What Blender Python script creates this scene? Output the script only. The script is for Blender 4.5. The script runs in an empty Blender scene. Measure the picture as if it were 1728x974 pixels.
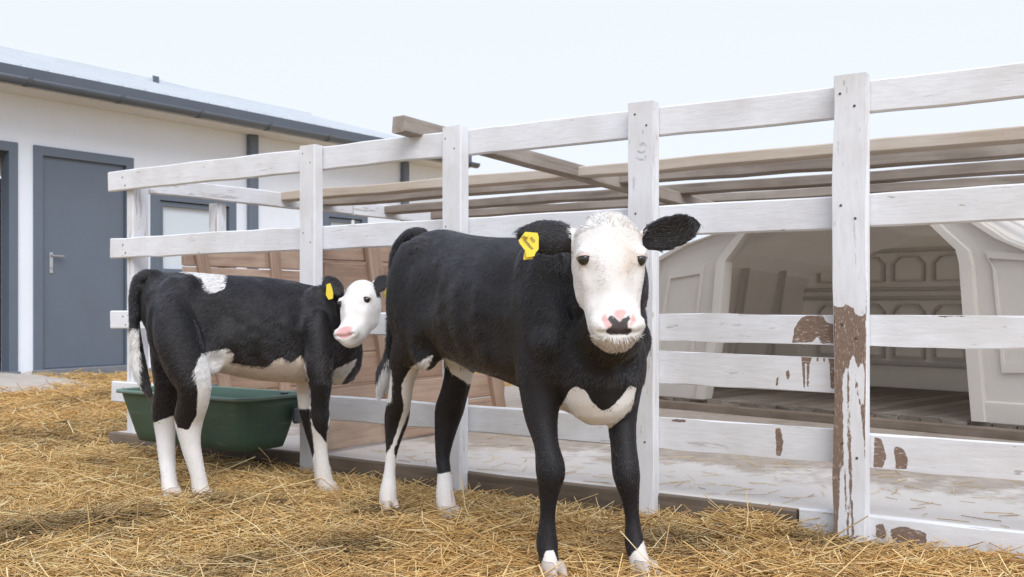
import bpy, bmesh, math, random
import numpy as np
from mathutils import Vector, Matrix, Euler

sc = bpy.context.scene
col = sc.collection
R = math.radians

# ------------------------------------------------------------------ camera
FPX, CX, HY, CAMZ = 1750.0, 864.0, 513.0, 0.70      # focal length in photo pixels, principal x, horizon row, eye height
cam_d = bpy.data.cameras.new('camera')
cam = bpy.data.objects.new('camera', cam_d)
col.objects.link(cam)
cam.location = (0, 0, CAMZ)
cam.rotation_euler = (R(90), 0, 0)
cam_d.sensor_width = 36.0
cam_d.lens = FPX / 1728 * 36.0
cam_d.shift_y = (HY - 487.0) / 1728
cam_d.clip_start = 0.05
cam_d.clip_end = 2000
cam_d.dof.use_dof = True
cam_d.dof.focus_distance = 2.75
cam_d.dof.aperture_fstop = 9.0
sc.camera = cam

# ------------------------------------------------------------------ world: bright overcast
SUN_EL, SUN_AZ = 46.0, 196.0
w = bpy.data.worlds.new('World')
sc.world = w
w.use_nodes = True
nt = w.node_tree
bg = nt.nodes['Background']
sky = nt.nodes.new('ShaderNodeTexSky')
sky.sky_type = 'NISHITA'
sky.sun_disc = False
sky.sun_elevation = R(SUN_EL)
sky.sun_rotation = R(SUN_AZ)
sky.dust_density = 3.0
mx = nt.nodes.new('ShaderNodeMix')
mx.data_type = 'RGBA'
mx.inputs[0].default_value = 0.90                    # the cloud cover: an even pale veil over the sky
mx.inputs[7].default_value = (7.2, 7.65, 8.75, 1)
nt.links.new(sky.outputs[0], mx.inputs[6])
nt.links.new(mx.outputs[2], bg.inputs['Color'])
bg.inputs['Strength'].default_value = 0.10

sun_d = bpy.data.lights.new('sun', 'SUN')
sun_d.energy = 2.0
sun_d.angle = R(42)
sun_d.color = (1.0, 0.985, 0.97)
sun = bpy.data.objects.new('sun', sun_d)
col.objects.link(sun)
sdir = Vector((-math.sin(R(SUN_AZ)) * math.cos(R(SUN_EL)), math.cos(R(SUN_AZ)) * math.cos(R(SUN_EL)), math.sin(R(SUN_EL))))
sun.rotation_euler = (-sdir).to_track_quat('-Z', 'Y').to_euler()
sun.location = (-3, -4, 8)

sc.view_settings.view_transform = 'Standard'
sc.view_settings.look = 'None'
sc.view_settings.gamma = 1.0
sc.view_settings.use_curve_mapping = False
sc.view_settings.exposure = 0.40
sc.render.engine = 'CYCLES'
sc.cycles.use_denoising = True
sc.cycles.max_bounces = 8
sc.cycles.sample_clamp_indirect = 6

# ------------------------------------------------------------------ frames of the place
U = np.array([-0.827, 0.562]); V = np.array([0.562, 0.827])      # along the fence (to the far end), into the pen
F0 = np.array([1.0135, 3.09])                                    # foot of the worn post
PEN_ANG = math.atan2(-0.562, 0.827)
W0 = np.array([-4.40, 9.55])                                     # building wall at the left door edge
BLD_ANG = math.atan2(0.827, 0.562)

def P(px, py, Z):
    return np.array([(px - CX) / FPX * Z, Z, CAMZ - (py - HY) / FPX * Z])
def to_px(v):
    v = np.asarray(v, float)
    return np.stack([CX + FPX * v[..., 0] / v[..., 1], HY - FPX * (v[..., 2] - CAMZ) / v[..., 1]], -1)
def pen(t, d, z=0.0):
    q = F0 + t * U + d * V
    return np.array([q[0], q[1], z])
def t_at(px, d=0.0):
    r = (px - CX) / FPX
    a = F0 + d * V
    return (a[0] - r * a[1]) / (0.827 + 0.562 * r)

# ------------------------------------------------------------------ noise on arrays
def _h(i, j, k, s):
    n = (i * 374761393 + j * 668265263 + k * 1274126177 + s * 974711) & 0x7fffffff
    n = (n ^ (n >> 13)) * 1103515245 & 0x7fffffff
    return ((n ^ (n >> 16)) & 0xffff) / 65535.0
def vnoise(p, s=0):
    p = np.asarray(p, float)
    if p.shape[-1] == 2:
        p = np.concatenate([p, np.zeros(p.shape[:-1] + (1,))], -1)
    i = np.floor(p).astype(np.int64); f = p - i; f = f * f * (3 - 2 * f)
    r = 0
    for a in (0, 1):
        for b in (0, 1):
            for c in (0, 1):
                wgt = (f[..., 0] if a else 1 - f[..., 0]) * (f[..., 1] if b else 1 - f[..., 1]) * (f[..., 2] if c else 1 - f[..., 2])
                r = r + wgt * _h(i[..., 0] + a, i[..., 1] + b, i[..., 2] + c, s)
    return r
def sdf_poly(pts, poly):
    """signed distance, positive inside"""
    poly = np.asarray(poly, float)
    d = np.full(len(pts), 1e9); ins = np.zeros(len(pts), bool)
    for k in range(len(poly)):
        a = poly[k]; b = poly[(k + 1) % len(poly)]
        ab = b - a; ap = pts - a
        t = np.clip((ap @ ab) / (ab @ ab + 1e-12), 0, 1)
        d = np.minimum(d, np.hypot(*(ap - t[:, None] * ab).T))
        c = (a[1] > pts[:, 1]) != (b[1] > pts[:, 1])
        xi = a[0] + (pts[:, 1] - a[1]) * ab[0] / (ab[1] if abs(ab[1]) > 1e-9 else 1e-9)
        ins ^= c & (pts[:, 0] < xi)
    return np.where(ins, d, -d)

# ------------------------------------------------------------------ materials
MATS = {}
class NT:
    def __init__(s, name):
        m = bpy.data.materials.new(name); m.use_nodes = True
        s.m = m; s.t = m.node_tree; s.b = s.t.nodes['Principled BSDF']
        MATS[name] = m
    def n(s, ty, **kw):
        x = s.t.nodes.new(ty)
        for k, v in kw.items():
            if k.startswith('i_'):
                key = k[2:]
                x.inputs[int(key) if key.isdigit() else key.replace('_', ' ')].default_value = v
            else: setattr(x, k, v)
        return x
    def l(s, a, b): s.t.links.new(a, b)
    def coords(s, scale=(1, 1, 1), rand=True, kind='Object'):
        tc = s.n('ShaderNodeTexCoord'); mp = s.n('ShaderNodeMapping'); mp.inputs['Scale'].default_value = scale
        s.l(tc.outputs[kind], mp.inputs[0])
        if rand:
            oi = s.n('ShaderNodeObjectInfo'); vm = s.n('ShaderNodeVectorMath', operation='SCALE'); vm.inputs[0].default_value = (13, 7, 29)
            s.l(oi.outputs['Random'], vm.inputs['Scale']); s.l(vm.outputs[0], mp.inputs['Location'])
        return mp.outputs[0]
    def noise(s, co, scale, detail=4, rough=.55):
        x = s.n('ShaderNodeTexNoise', i_Scale=scale, i_Detail=detail, i_Roughness=rough); s.l(co, x.inputs['Vector']); return x.outputs[0]
    def ramp(s, f, stops):
        x = s.n('ShaderNodeValToRGB'); e = x.color_ramp.elements
        while len(e) < len(stops): e.new(.5)
        for k, (p, c) in enumerate(stops):
            e[k].position = p; e[k].color = (c, c, c, 1) if isinstance(c, (int, float)) else (*c, 1)
        s.l(f, x.inputs[0]); return x.outputs[0]
    def mix(s, f, a, b, mode='MIX'):
        x = s.n('ShaderNodeMix', data_type='RGBA', blend_type=mode)
        for sock, v in ((x.inputs[0], f), (x.inputs[6], a), (x.inputs[7], b)):
            if hasattr(v, 'is_output'): s.l(v, sock)
            elif isinstance(v, (int, float)): sock.default_value = v
            else: sock.default_value = (*v, 1)
        return x.outputs[2]
    def math(s, op, a, b=0.0, clamp=False):
        x = s.n('ShaderNodeMath', operation=op, use_clamp=clamp)
        for sock, v in ((x.inputs[0], a), (x.inputs[1], b)):
            if hasattr(v, 'is_output'): s.l(v, sock)
            else: sock.default_value = v
        return x.outputs[0]
    def attr(s, name, out='Fac'):
        return s.n('ShaderNodeAttribute', attribute_name=name).outputs[out]
    def color(s, c):
        if hasattr(c, 'is_output'): s.l(c, s.b.inputs['Base Color'])
        else: s.b.inputs['Base Color'].default_value = (*c, 1)
    def rough(s, r):
        if hasattr(r, 'is_output'): s.l(r, s.b.inputs['Roughness'])
        else: s.b.inputs['Roughness'].default_value = r
    def bump(s, hgt, strength=.3, dist=.005):
        x = s.n('ShaderNodeBump', i_Strength=strength, i_Distance=dist); s.l(hgt, x.inputs['Height']); s.l(x.outputs[0], s.b.inputs['Normal'])

def painted_wood(name, wear=0.62, tone=1.0, dirt=.5):
    k = NT(name)
    g = k.coords((1.6, 14, 14)); big = k.coords((2.2, 4, 4)); fine = k.coords((9, 60, 60))
    ng = k.noise(g, 3.0, 6, .65); nb = k.noise(big, 1.6, 5, .6); nf = k.noise(fine, 2.0, 3)
    base = k.mix(k.ramp(nb, [(.3, 0), (.75, 1)]), (.765 * tone, .79 * tone, .84 * tone), (.62 * tone, .625 * tone, .645 * tone))
    base = k.mix(k.math('MULTIPLY', k.ramp(nf, [(.45, 0), (.7, 1)]), .22), base, (.52, .50, .49))
    dk = k.math('MULTIPLY', k.ramp(ng, [(wear, 0), (wear + .05, 1)]), dirt)
    base = k.mix(dk, base, (.30, .255, .22))
    sc1 = k.noise(k.coords((7, 26, 26)), 2.2, 2, .5); sc2 = k.noise(k.coords((3, 3, 3)), 1.7, 2)
    base = k.mix(k.math('MULTIPLY', k.ramp(sc1, [(.70, 0), (.73, .75)]), k.ramp(sc2, [(.45, 0), (.6, 1)])), base, (.27, .235, .21))
    base = k.mix(k.math('MULTIPLY', k.ramp(sc2, [(.46, 0), (.72, 1)]), .5), base, (.56, .545, .535))
    # paint gone down to brown wood
    a = k.attr('bare'); sp = k.noise(k.coords((26, 70, 70)), 1.6, 5, .75)
    e = k.math('ADD', a, k.math('MULTIPLY', k.math('SUBTRACT', sp, .5), .95))
    m = k.ramp(e, [(.47, 0), (.53, 1)])
    brown = k.mix(k.noise(k.coords((20, 40, 40)), 3, 5), (.13, .085, .062), (.27, .19, .145))
    brown = k.mix(k.ramp(k.noise(k.coords((45, 150, 150)), 1.2, 4, .75), [(.56, 0), (.66, .85)]), brown, (.62, .58, .55))
    base = k.mix(m, base, brown)
    # crayon / marker
    mk_ = k.math('MULTIPLY', k.attr('mark'), k.ramp(k.noise(k.coords((60, 60, 60)), 2.0, 2), [(.3, .2), (.6, .8)]))
    base = k.mix(mk_, base, (.22, .23, .27))
    k.color(base); k.rough(.62)
    k.bump(k.math('ADD', k.math('MULTIPLY', ng, .7), k.math('SUBTRACT', k.math('MULTIPLY', nf, .5), m)), .35, .004)
    return k.m
painted_wood('fence_paint', .635, 1.0, .5)
painted_wood('old_paint', .56, .93, .6)

def raw_wood(name, c1, c2, c3, rough=.75):
    k = NT(name)
    g = k.coords((1.2, 22, 22)); ng = k.noise(g, 2.5, 6, .65)
    nb = k.noise(k.coords((2, 5, 5)), 1.4, 4)
    oi = k.n('ShaderNodeObjectInfo').outputs['Random']
    base = k.mix(k.ramp(ng, [(.3, 0), (.7, 1)]), c1, c2)
    base = k.mix(k.ramp(nb, [(.42, 0), (.75, .8)]), base, c3)
    base = k.mix(k.math('MULTIPLY', oi, .8), base, k.mix(.75, base, c3, 'MULTIPLY'))
    k.color(base); k.rough(rough); k.bump(ng, .45, .004)
    return k.m
raw_wood('weathered_wood', (.33, .285, .25), (.20, .165, .14), (.47, .43, .39))
raw_wood('pale_wood', (.60, .53, .45), (.48, .40, .33), (.66, .62, .57))
raw_wood('pink_wood', (.47, .335, .25), (.26, .175, .13), (.58, .455, .365))
raw_wood('dark_timber', (.21, .165, .125), (.11, .086, .065), (.33, .275, .22))
raw_wood('deck_wood', (.26, .22, .185), (.17, .14, .115), (.33, .29, .25))

def simple(name, c, rough=.5, var=.15, scale=6, bump=0, metal=0, spec=None):
    k = NT(name); n = k.noise(k.coords((1, 1, 1)), scale, 5, .6)
    k.color(k.mix(k.ramp(n, [(.3, 0), (.75, 1)]), c, tuple(x * (1 - var) for x in c)))
    k.rough(rough); k.b.inputs['Metallic'].default_value = metal
    if spec is not None: k.b.inputs['Specular IOR Level'].default_value = spec
    if bump: k.bump(n, bump, .004)
    return k.m
simple('wall_render', (.79, .845, .93), .8, .06, 2, .05)
simple('slate_metal', (.125, .155, .20), .42, .10, 3)
simple('gutter_metal', (.10, .118, .145), .38, .12, 4)
simple('roof_metal', (.60, .64, .68), .4, .1, 2)
simple('soffit', (.70, .69, .68), .7, .06, 3)
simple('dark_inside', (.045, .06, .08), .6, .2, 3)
simple('steel', (.55, .56, .58), .3, .05, 5, 0, .9)
simple('blind_white', (.80, .83, .86), .6, .05, 2)
simple('window_white', (.78, .79, .80), .45, .03, 2)
simple('concrete', (.50, .455, .415), .85, .25, 5, .3)
simple('rust', (.10, .075, .06), .7, .3, 40)
simple('plinth', (.20, .215, .245), .7, .3, 6, .1)
simple('hutch_plastic', (.79, .765, .725), .48, .12, 3, .06)
_t = MATS['hutch_plastic'].node_tree; _tr = _t.nodes.new('ShaderNodeBsdfTranslucent'); _tr.inputs[0].default_value = (.86, .80, .72, 1)
_m = _t.nodes.new('ShaderNodeMixShader'); _m.inputs[0].default_value = .30
_t.links.new(_t.nodes['Principled BSDF'].outputs[0], _m.inputs[1]); _t.links.new(_tr.outputs[0], _m.inputs[2]); _t.links.new(_m.outputs[0], _t.nodes['Material Output'].inputs[0])
simple('lid_skin', (.60, .52, .48), .6, .2, 60)
simple('hutch_inside', (.62, .56, .50), .6, .2, 3, .06)
simple('tag_yellow', (.80, .62, .045), .4, .06, 20)
simple('tag_ink', (.06, .06, .055), .6, 0, 5)
simple('hoof_horn', (.58, .50, .44), .55, .35, 30, .1)
simple('pink_skin', (.62, .30, .27), .5, .15, 20)

k = NT('trough_plastic')
n1 = k.noise(k.coords((1, 1, 1)), 5, 6, .65); n2 = k.noise(k.coords((2, 2, 18)), 3, 4)
b_ = k.mix(k.ramp(n1, [(.35, 0), (.75, 1)]), (.034, .078, .056), (.055, .108, .080))
b_ = k.mix(k.math('MULTIPLY', k.ramp(n2, [(.60, 0), (.75, 1)]), .35), b_, (.22, .25, .19))
k.color(b_); k.rough(k.ramp(n1, [(.3, .35), (.7, .6)]))

simple('rim_highlight_plastic', (.15, .235, .20), .45, .4, 9)  # top-lit highlight of the rim put into a lighter green than the basin's
k = NT('glass')
k.color((.70, .78, .84)); k.rough(.05); k.b.inputs['Transmission Weight'].default_value = .15; k.b.inputs['IOR'].default_value = 1.45  # pale blue base colour stands in for sky reflected in the panes

k = NT('eye_gloss')
k.color((.012, .010, .010)); k.rough(.06); k.b.inputs['Coat Weight'].default_value = .6; k.b.inputs['Coat Roughness'].default_value = .03

k = NT('ground_straw')
co = k.coords((1, 1, 1), False)
n1 = k.noise(co, 9, 8, .7); n2 = k.noise(co, 1.3, 4, .6); n3 = k.noise(co, 60, 4, .7)
b_ = k.mix(k.ramp(n1, [(.3, 0), (.7, 1)]), (.27, .18, .09), (.50, .36, .185))
b_ = k.mix(k.ramp(n3, [(.4, 0), (.7, .8)]), b_, (.58, .44, .24))
b_ = k.mix(k.ramp(n2, [(.56, 0), (.70, .75)]), b_, (.10, .075, .055))
k.color(b_); k.rough(.9); k.bump(k.math('ADD', n1, n3), .8, .02)

k = NT('straw')
c_ = k.attr('col', 'Color'); k.color(c_); k.rough(.55); k.b.inputs['Specular IOR Level'].default_value = .3

k = NT('pen_floor')
co = k.coords((1, 1, 1), False)
n1 = k.noise(co, 3.2, 7, .68); n2 = k.noise(co, 14, 6, .7); n3 = k.noise(k.coords((6, 30, 30), False), 2, 4)
sep = k.n('ShaderNodeSeparateXYZ'); k.l(co, sep.inputs[0])
b_ = k.mix(k.ramp(n1, [(.35, 0), (.7, 1)]), (.40, .345, .295), (.27, .225, .185))
b_ = k.mix(k.math('MULTIPLY', k.ramp(n2, [(.45, 0), (.62, 1)]), .5), b_, (.47, .415, .36))
# remains of whitewash, worn off towards the hutch where the calf walks
wf = k.math('ADD', k.math('MULTIPLY', sep.outputs[1], -.55), k.math('ADD', n1, k.math('MULTIPLY', n2, .25)))
b_ = k.mix(k.ramp(wf, [(.20, 0), (.34, .85)]), b_, k.mix(n3, (.74, .715, .69), (.60, .56, .52)))
k.color(b_); k.rough(.85); k.bump(k.math('ADD', n2, n1), .4, .006)

# the coat of the calves: where the hair is white, pink skin, dark skin
k = NT('calf_coat')
co = k.coords((1, 1, 1), False, 'Object')
nz = k.noise(co, 55, 3, .7); nl = k.noise(co, 7, 4)
wv = k.math('ADD', k.attr('white'), k.math('MULTIPLY', k.math('SUBTRACT', nz, .5), .5))
wm = k.ramp(wv, [(.44, 0), (.56, 1)])
blk = k.mix(k.ramp(nl, [(.35, 0), (.7, 1)]), (.008, .008, .010), (.013, .011, .012))
wht = k.mix(k.ramp(nl, [(.35, 0), (.75, 1)]), (.74, .73, .72), (.66, .64, .62))
wht = k.mix(k.attr('tan'), wht, (.52, .40, .29))
b_ = k.mix(wm, blk, wht)
pv = k.ramp(k.math('ADD', k.attr('pink'), k.math('MULTIPLY', k.math('SUBTRACT', nz, .5), .3)), [(.35, 0), (.65, 1)])
b_ = k.mix(pv, b_, k.mix(nz, (.62, .33, .33), (.70, .46, .44)))
dv = k.ramp(k.math('ADD', k.attr('dark'), k.math('MULTIPLY', k.math('SUBTRACT', nz, .5), .65)), [(.40, 0), (.62, 1)])
b_ = k.mix(dv, b_, k.mix(nl, (.035, .027, .028), (.085, .07, .07)))
k.color(b_)
k.rough(.6); k.b.inputs['Specular IOR Level'].default_value = .3
k.bump(k.noise(co, 160, 3, .7), .25, .002)
k = NT('calf_hair')
k.color(k.attr('hcol', 'Color')); k.rough(.5); k.b.inputs['Specular IOR Level'].default_value = .4
hb = k.n('ShaderNodeBsdfHairPrincipled', parametrization='COLOR'); k.l(k.attr('hcol', 'Color'), hb.inputs['Color'])
hb.inputs['Roughness'].default_value = .32; hb.inputs['Radial Roughness'].default_value = .45; hb.inputs['Random Roughness'].default_value = .2
lum = k.n('ShaderNodeRGBToBW'); k.l(k.attr('hcol', 'Color'), lum.inputs[0])
ms = k.n('ShaderNodeMixShader'); k.l(k.ramp(lum.outputs[0], [(.06, 0), (.2, 1)]), ms.inputs[0])
k.l(hb.outputs[0], ms.inputs[1]); k.l(k.b.outputs[0], ms.inputs[2]); k.l(ms.outputs[0], k.t.nodes['Material Output'].inputs[0])

# ------------------------------------------------------------------ object helpers
def link(o, parent=None):
    col.objects.link(o)
    if parent is not None: o.parent = parent
    return o
def tag(o, label=None, cat=None, group=None, kind=None):
    if label: o['label'] = label
    if cat: o['category'] = cat
    if group: o['group'] = group
    if kind: o['kind'] = kind
    return o
def empty(name, loc=(0, 0, 0), rz=0.0, label=None, cat=None, group=None):
    o = bpy.data.objects.new(name, None); o.empty_display_size = .1
    o.location = loc; o.rotation_euler = (0, 0, rz); link(o)
    return tag(o, label, cat, group)
def mk(name, verts, faces, mat, parent=None, smooth=False, loc=(0, 0, 0), rot=(0, 0, 0)):
    me = bpy.data.meshes.new(name); me.from_pydata([tuple(map(float, v)) for v in verts], [], faces)
    me.materials.append(MATS[mat]); me.update()
    if smooth: me.polygons.foreach_set('use_smooth', [True] * len(me.polygons))
    o = bpy.data.objects.new(name, me); o.location = loc; o.rotation_euler = rot
    return link(o, parent)
def fattr(me, name, vals, ty='FLOAT', dom='POINT'):
    a = me.attributes.new(name, ty, dom)
    if ty == 'FLOAT': a.data.foreach_set('value', np.asarray(vals, np.float32))
    else: a.data.foreach_set('color', np.asarray(vals, np.float32).ravel())
def box(name, x0, x1, y0, y1, z0, z1, mat, parent=None, bev=.004, rot=(0, 0, 0), loc=None):
    c = ((x0 + x1) / 2, (y0 + y1) / 2, (z0 + z1) / 2); h = ((x1 - x0) / 2, (y1 - y0) / 2, (z1 - z0) / 2)
    bm = bmesh.new(); bmesh.ops.create_cube(bm, size=2)
    for v in bm.verts: v.co = Vector((v.co.x * h[0], v.co.y * h[1], v.co.z * h[2]))
    if bev: bmesh.ops.bevel(bm, geom=bm.edges[:], offset=min(bev, min(h) * .8), segments=1, affect='EDGES')
    me = bpy.data.meshes.new(name); bm.to_mesh(me); bm.free(); me.materials.append(MATS[mat])
    o = bpy.data.objects.new(name, me); o.location = loc if loc is not None else c; o.rotation_euler = rot
    return link(o, parent)

_rs = np.random.RandomState(7)
def plank(name, L, H, T, mat, parent, loc, rot=(0, 0, 0), seed=None, warp=.004, seg=.16):
    """a sawn board: length along local X, width along Z, thickness along Y; uneven edges, softened arrises"""
    rs = np.random.RandomState(seed if seed is not None else _rs.randint(1 << 30))
    nx = max(3, int(L / seg) + 1)
    xs = np.linspace(-L / 2, L / 2, nx)
    b = min(.005, T * .2)
    sec = np.array([(-T/2, -H/2 + b), (-T/2 + b, -H/2), (T/2 - b, -H/2), (T/2, -H/2 + b), (T/2, H/2 - b), (T/2 - b, H/2), (-T/2 + b, H/2), (-T/2, H/2 - b)])
    bow = rs.normal(0, warp, nx).cumsum() * .35; bow -= np.linspace(bow[0], bow[-1], nx)
    top = rs.normal(0, warp * .35, nx); bot = rs.normal(0, warp * .35, nx)
    vs = []
    for i, x in enumerate(xs):
        for (y, z) in sec:
            dz = top[i] if z > 0 else bot[i]
            xx = x + (rs.normal(0, .002) if i in (0, nx - 1) else 0)
            vs.append((xx, y, z + dz + bow[i]))
    fs = []
    for i in range(nx - 1):
        for j in range(8):
            a = i * 8 + j; c = i * 8 + (j + 1) % 8
            fs.append((a, a + 8, c + 8, c))
    fs.append(tuple(range(8))); fs.append(tuple(range((nx - 1) * 8 + 7, (nx - 1) * 8 - 1, -1)))
    return mk(name, vs, fs, mat, parent, False, loc, rot)
def worn_plank(name, L, H, T, mat, parent, loc, rot, M, bare=(), mark=(), step=.008, soft=7.0):
    """the same board with a fine front face carrying the wear, outlines given in the photo and set on its face"""
    nx = int(L / step) + 1; nz = int(H / step) + 1
    X, Zz = np.meshgrid(np.linspace(-L/2, L/2, nx), np.linspace(-H/2, H/2, nz), indexing='ij')
    v = np.stack([X.ravel(), np.full(X.size, -T/2), Zz.ravel()], 1)
    idx = np.arange(nx * nz).reshape(nx, nz)
    fs = [(idx[i, j], idx[i + 1, j], idx[i + 1, j + 1], idx[i, j + 1]) for i in range(nx - 1) for j in range(nz - 1)]
    ex = np.stack([v[:, 0] * 9 + loc[0] * 31, v[:, 2] * 0 + loc[2] * 17], 1)
    v[:, 2] += (vnoise(ex, 77) - .5) * .007 * np.sign(v[:, 2]) * (np.abs(v[:, 2]) / (H / 2)) ** 3 + (vnoise(ex * .35, 78) - .5) * .006
    n0 = len(v)
    bk = np.array([(-L/2, T/2, -H/2), (L/2, T/2, -H/2), (L/2, T/2, H/2), (-L/2, T/2, H/2)])
    v = np.concatenate([v, bk]); a = [n0, n0 + 1, n0 + 2, n0 + 3]
    fs.append((a[3], a[2], a[1], a[0]))
    fs.append(tuple([idx[i, 0] for i in range(nx - 1, -1, -1)] + [a[0], a[1]]))
    fs.append(tuple([idx[i, nz - 1] for i in range(nx)] + [a[2], a[3]]))
    fs.append(tuple([idx[0, j] for j in range(nz)] + [a[3], a[0]]))
    fs.append(tuple([idx[nx - 1, j] for j in range(nz - 1, -1, -1)] + [a[1], a[2]]))
    o = mk(name, v, [tuple(int(q) for q in f) for f in fs], mat, parent, False, loc, rot)
    Ml = np.array(M @ (Matrix.Translation(loc) @ Euler(rot).to_matrix().to_4x4()))
    wv = v @ Ml[:3, :3].T + Ml[:3, 3]
    px = to_px(wv)
    for nm, polys in (('bare', bare), ('mark', mark)):
        if not polys: continue
        s = np.max([sdf_poly(px, p) for p in polys], 0)
        val = np.clip(.5 + s / soft, 0, 1) if nm == 'bare' else np.clip(.5 + s / 2.5, 0, 1)
        val[n0:] = 0
        fattr(o.data, nm, val)
    return o

# ------------------------------------------------------------------ ground
def gz(x, y):
    x = np.asarray(x, float); y = np.asarray(y, float)
    p = np.stack([x, y], -1)
    h = .030 * (vnoise(p * 1.1, 1) - .5) + .022 * (vnoise(p * 3.1, 2) - .5) + .012 * (vnoise(p * 9, 3) - .5)
    rx = x - F0[0]; ry = y - F0[1]
    t = rx * U[0] + ry * U[1]; d = rx * V[0] + ry * V[1]
    inside = np.clip((d + .02) / .06, 0, 1) * np.clip((3.75 - t) / .1, 0, 1)
    bank = -.034 * np.exp(-((d + .08) / .26) ** 2) * np.clip((4.2 - t) / .6, 0, 1) + .055 * np.exp(-((d + .10) / .13) ** 2) * np.exp(-((t - .28) / .16) ** 2)
    near = np.clip(1.5 - np.hypot(x, y - 4) / 18, 0, 1)
    return (h * near + bank) * (1 - inside) - .03 * inside
def ramp_axis(lo, hi, step, far):
    a = np.arange(lo, hi + 1e-6, step)
    out = step * 1.6 ** np.arange(1, 30); out = np.cumsum(out); out = out[out < far]
    return np.concatenate([lo - out[::-1], a, hi + out])
gx = ramp_axis(-5, 4, .07, 400); gy = ramp_axis(1.4, 9, .07, 500)
GX, GY = np.meshgrid(gx, gy, indexing='ij')
gv = np.stack([GX.ravel(), GY.ravel(), gz(GX, GY).ravel()], 1)
ix = np.arange(GX.size).reshape(GX.shape)
gf = np.stack([ix[:-1, :-1], ix[1:, :-1], ix[1:, 1:], ix[:-1, 1:]], -1).reshape(-1, 4).tolist()
tag(mk('ground', gv, gf, 'ground_straw', None, True), kind='structure')

# ------------------------------------------------------------------ straw
def tubes(name, base, yaw, pitch, L, rad, bend, colr, mat, parent=None):
    """many straws in one mesh: three-sided stalks of two bent lengths"""
    n = len(base)
    d = np.stack([np.cos(yaw) * np.cos(pitch), np.sin(yaw) * np.cos(pitch), np.sin(pitch)], -1)
    s = np.stack([-np.sin(yaw), np.cos(yaw), np.zeros(n)], -1)
    u = np.cross(d, s)
    V9 = np.empty((n, 9, 3))
    for i, f in enumerate((-.5, 0, .5)):
        c = base + d * (L * f)[:, None] + (s * bend[:, :1] + u * bend[:, 1:]) * (L * (0 if i == 1 else 1))[:, None] * .5
        for j in range(3):
            a = j * 2.0944 + .6
            V9[:, i * 3 + j] = c + (s * math.cos(a) + u * math.sin(a)) * rad[:, None] * (1 if i < 2 else .8)
    q = []
    for i in (0, 3):
        for j in range(3):
            q.append((i + j, i + (j + 1) % 3, i + 3 + (j + 1) % 3, i + 3 + j))
    F = (np.arange(n)[:, None, None] * 9 + np.array(q)[None]).reshape(-1, 4)
    me = bpy.data.meshes.new(name)
    me.vertices.add(n * 9); me.vertices.foreach_set('co', V9.astype(np.float32).ravel())
    me.loops.add(F.size); me.loops.foreach_set('vertex_index', F.astype(np.int32).ravel())
    me.polygons.add(len(F)); me.polygons.foreach_set('loop_start', np.arange(0, F.size, 4, dtype=np.int32))
    me.update(calc_edges=True)
    c4 = np.concatenate([colr, np.ones((n, 1))], 1)
    fattr(me, 'col', np.repeat(c4, 9, 0), 'FLOAT_COLOR')
    me.materials.append(MATS[mat])
    return link(bpy.data.objects.new(name, me), parent)

def straw_cols(rs, pts):
    n = len(pts)
    pal = np.array([(.60, .44, .205), (.66, .51, .27), (.50, .335, .135), (.42, .26, .10), (.70, .58, .36), (.30, .19, .085), (.56, .37, .15)])
    pr = np.array([.24, .16, .2, .14, .07, .06, .13])
    c = pal[rs.choice(len(pal), n, p=pr)] * rs.uniform(.85, 1.22, (n, 1)) * np.array([1.22, 1.22, 1.22])
    # trampled, soiled spots and a drift of paler straw towards the building
    soil = np.clip((vnoise(pts[:, :2] * 2.3 + 5, 11) - .68) * 5, 0, 1) * .8 * np.clip((vnoise(pts[:, :2] * 8, 12) - .3) * 3, 0, 1)
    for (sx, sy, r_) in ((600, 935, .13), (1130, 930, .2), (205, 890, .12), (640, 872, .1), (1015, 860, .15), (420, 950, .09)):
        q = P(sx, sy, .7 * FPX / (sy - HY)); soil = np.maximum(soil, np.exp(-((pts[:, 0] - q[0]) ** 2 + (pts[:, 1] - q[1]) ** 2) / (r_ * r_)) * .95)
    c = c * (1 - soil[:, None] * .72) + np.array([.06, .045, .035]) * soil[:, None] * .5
    warm = np.clip((vnoise(pts[:, :2] * 1.1, 14) - .4) * 2.5, 0, 1)[:, None]
    c = c * (1 - .3 * warm) + c * np.array([1.02, .86, .66]) * .3 * warm
    return np.clip(c, 0, .9)

rs = np.random.RandomState(3)
def field(n, x0, x1, y0, y1, lmin, lmax, rmin, rmax, lift):
    x = rs.uniform(x0, x1, n); y = rs.uniform(y0, y1, n)
    keep = np.abs(x) < .60 * y + .75
    rx = x - F0[0]; ry = y - F0[1]; t = rx * U[0] + ry * U[1]; d = rx * V[0] + ry * V[1]
    keep &= ~((d > -.035) & (t < 3.6))
    bx = (x - W0[0]) * U[0] + (y - W0[1]) * U[1]
    keep &= bx < -.06
    x = x[keep]; y = y[keep]; n = len(x)
    L = lmin + (lmax - lmin) * rs.beta(1.3, 3.2, n)
    clump = vnoise(np.stack([x, y], -1) * 6, 21)
    yaw = rs.uniform(0, math.pi * 2, n) + clump * 2
    pitch = np.clip(rs.normal(0, .16, n), -.5, .5)
    z = gz(x, y) + .004 + lift * rs.beta(1.2, 2.0, n) * (.5 + clump) + np.abs(np.sin(pitch)) * L * .28
    return np.stack([x, y, z], 1), yaw, pitch, L, rs.uniform(rmin, rmax, n), rs.normal(0, .07, (n, 2))
parts_ = [field(76000, -2.4, 2.4, 2.0, 4.4, .04, .26, .0010, .0021, .026),
          field(32000, -4.4, .6, 4.4, 6.6, .05, .26, .0016, .0028, .04),
          field(18000, -6.2, .2, 6.6, 10.4, .07, .28, .0022, .0036, .05)]
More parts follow.
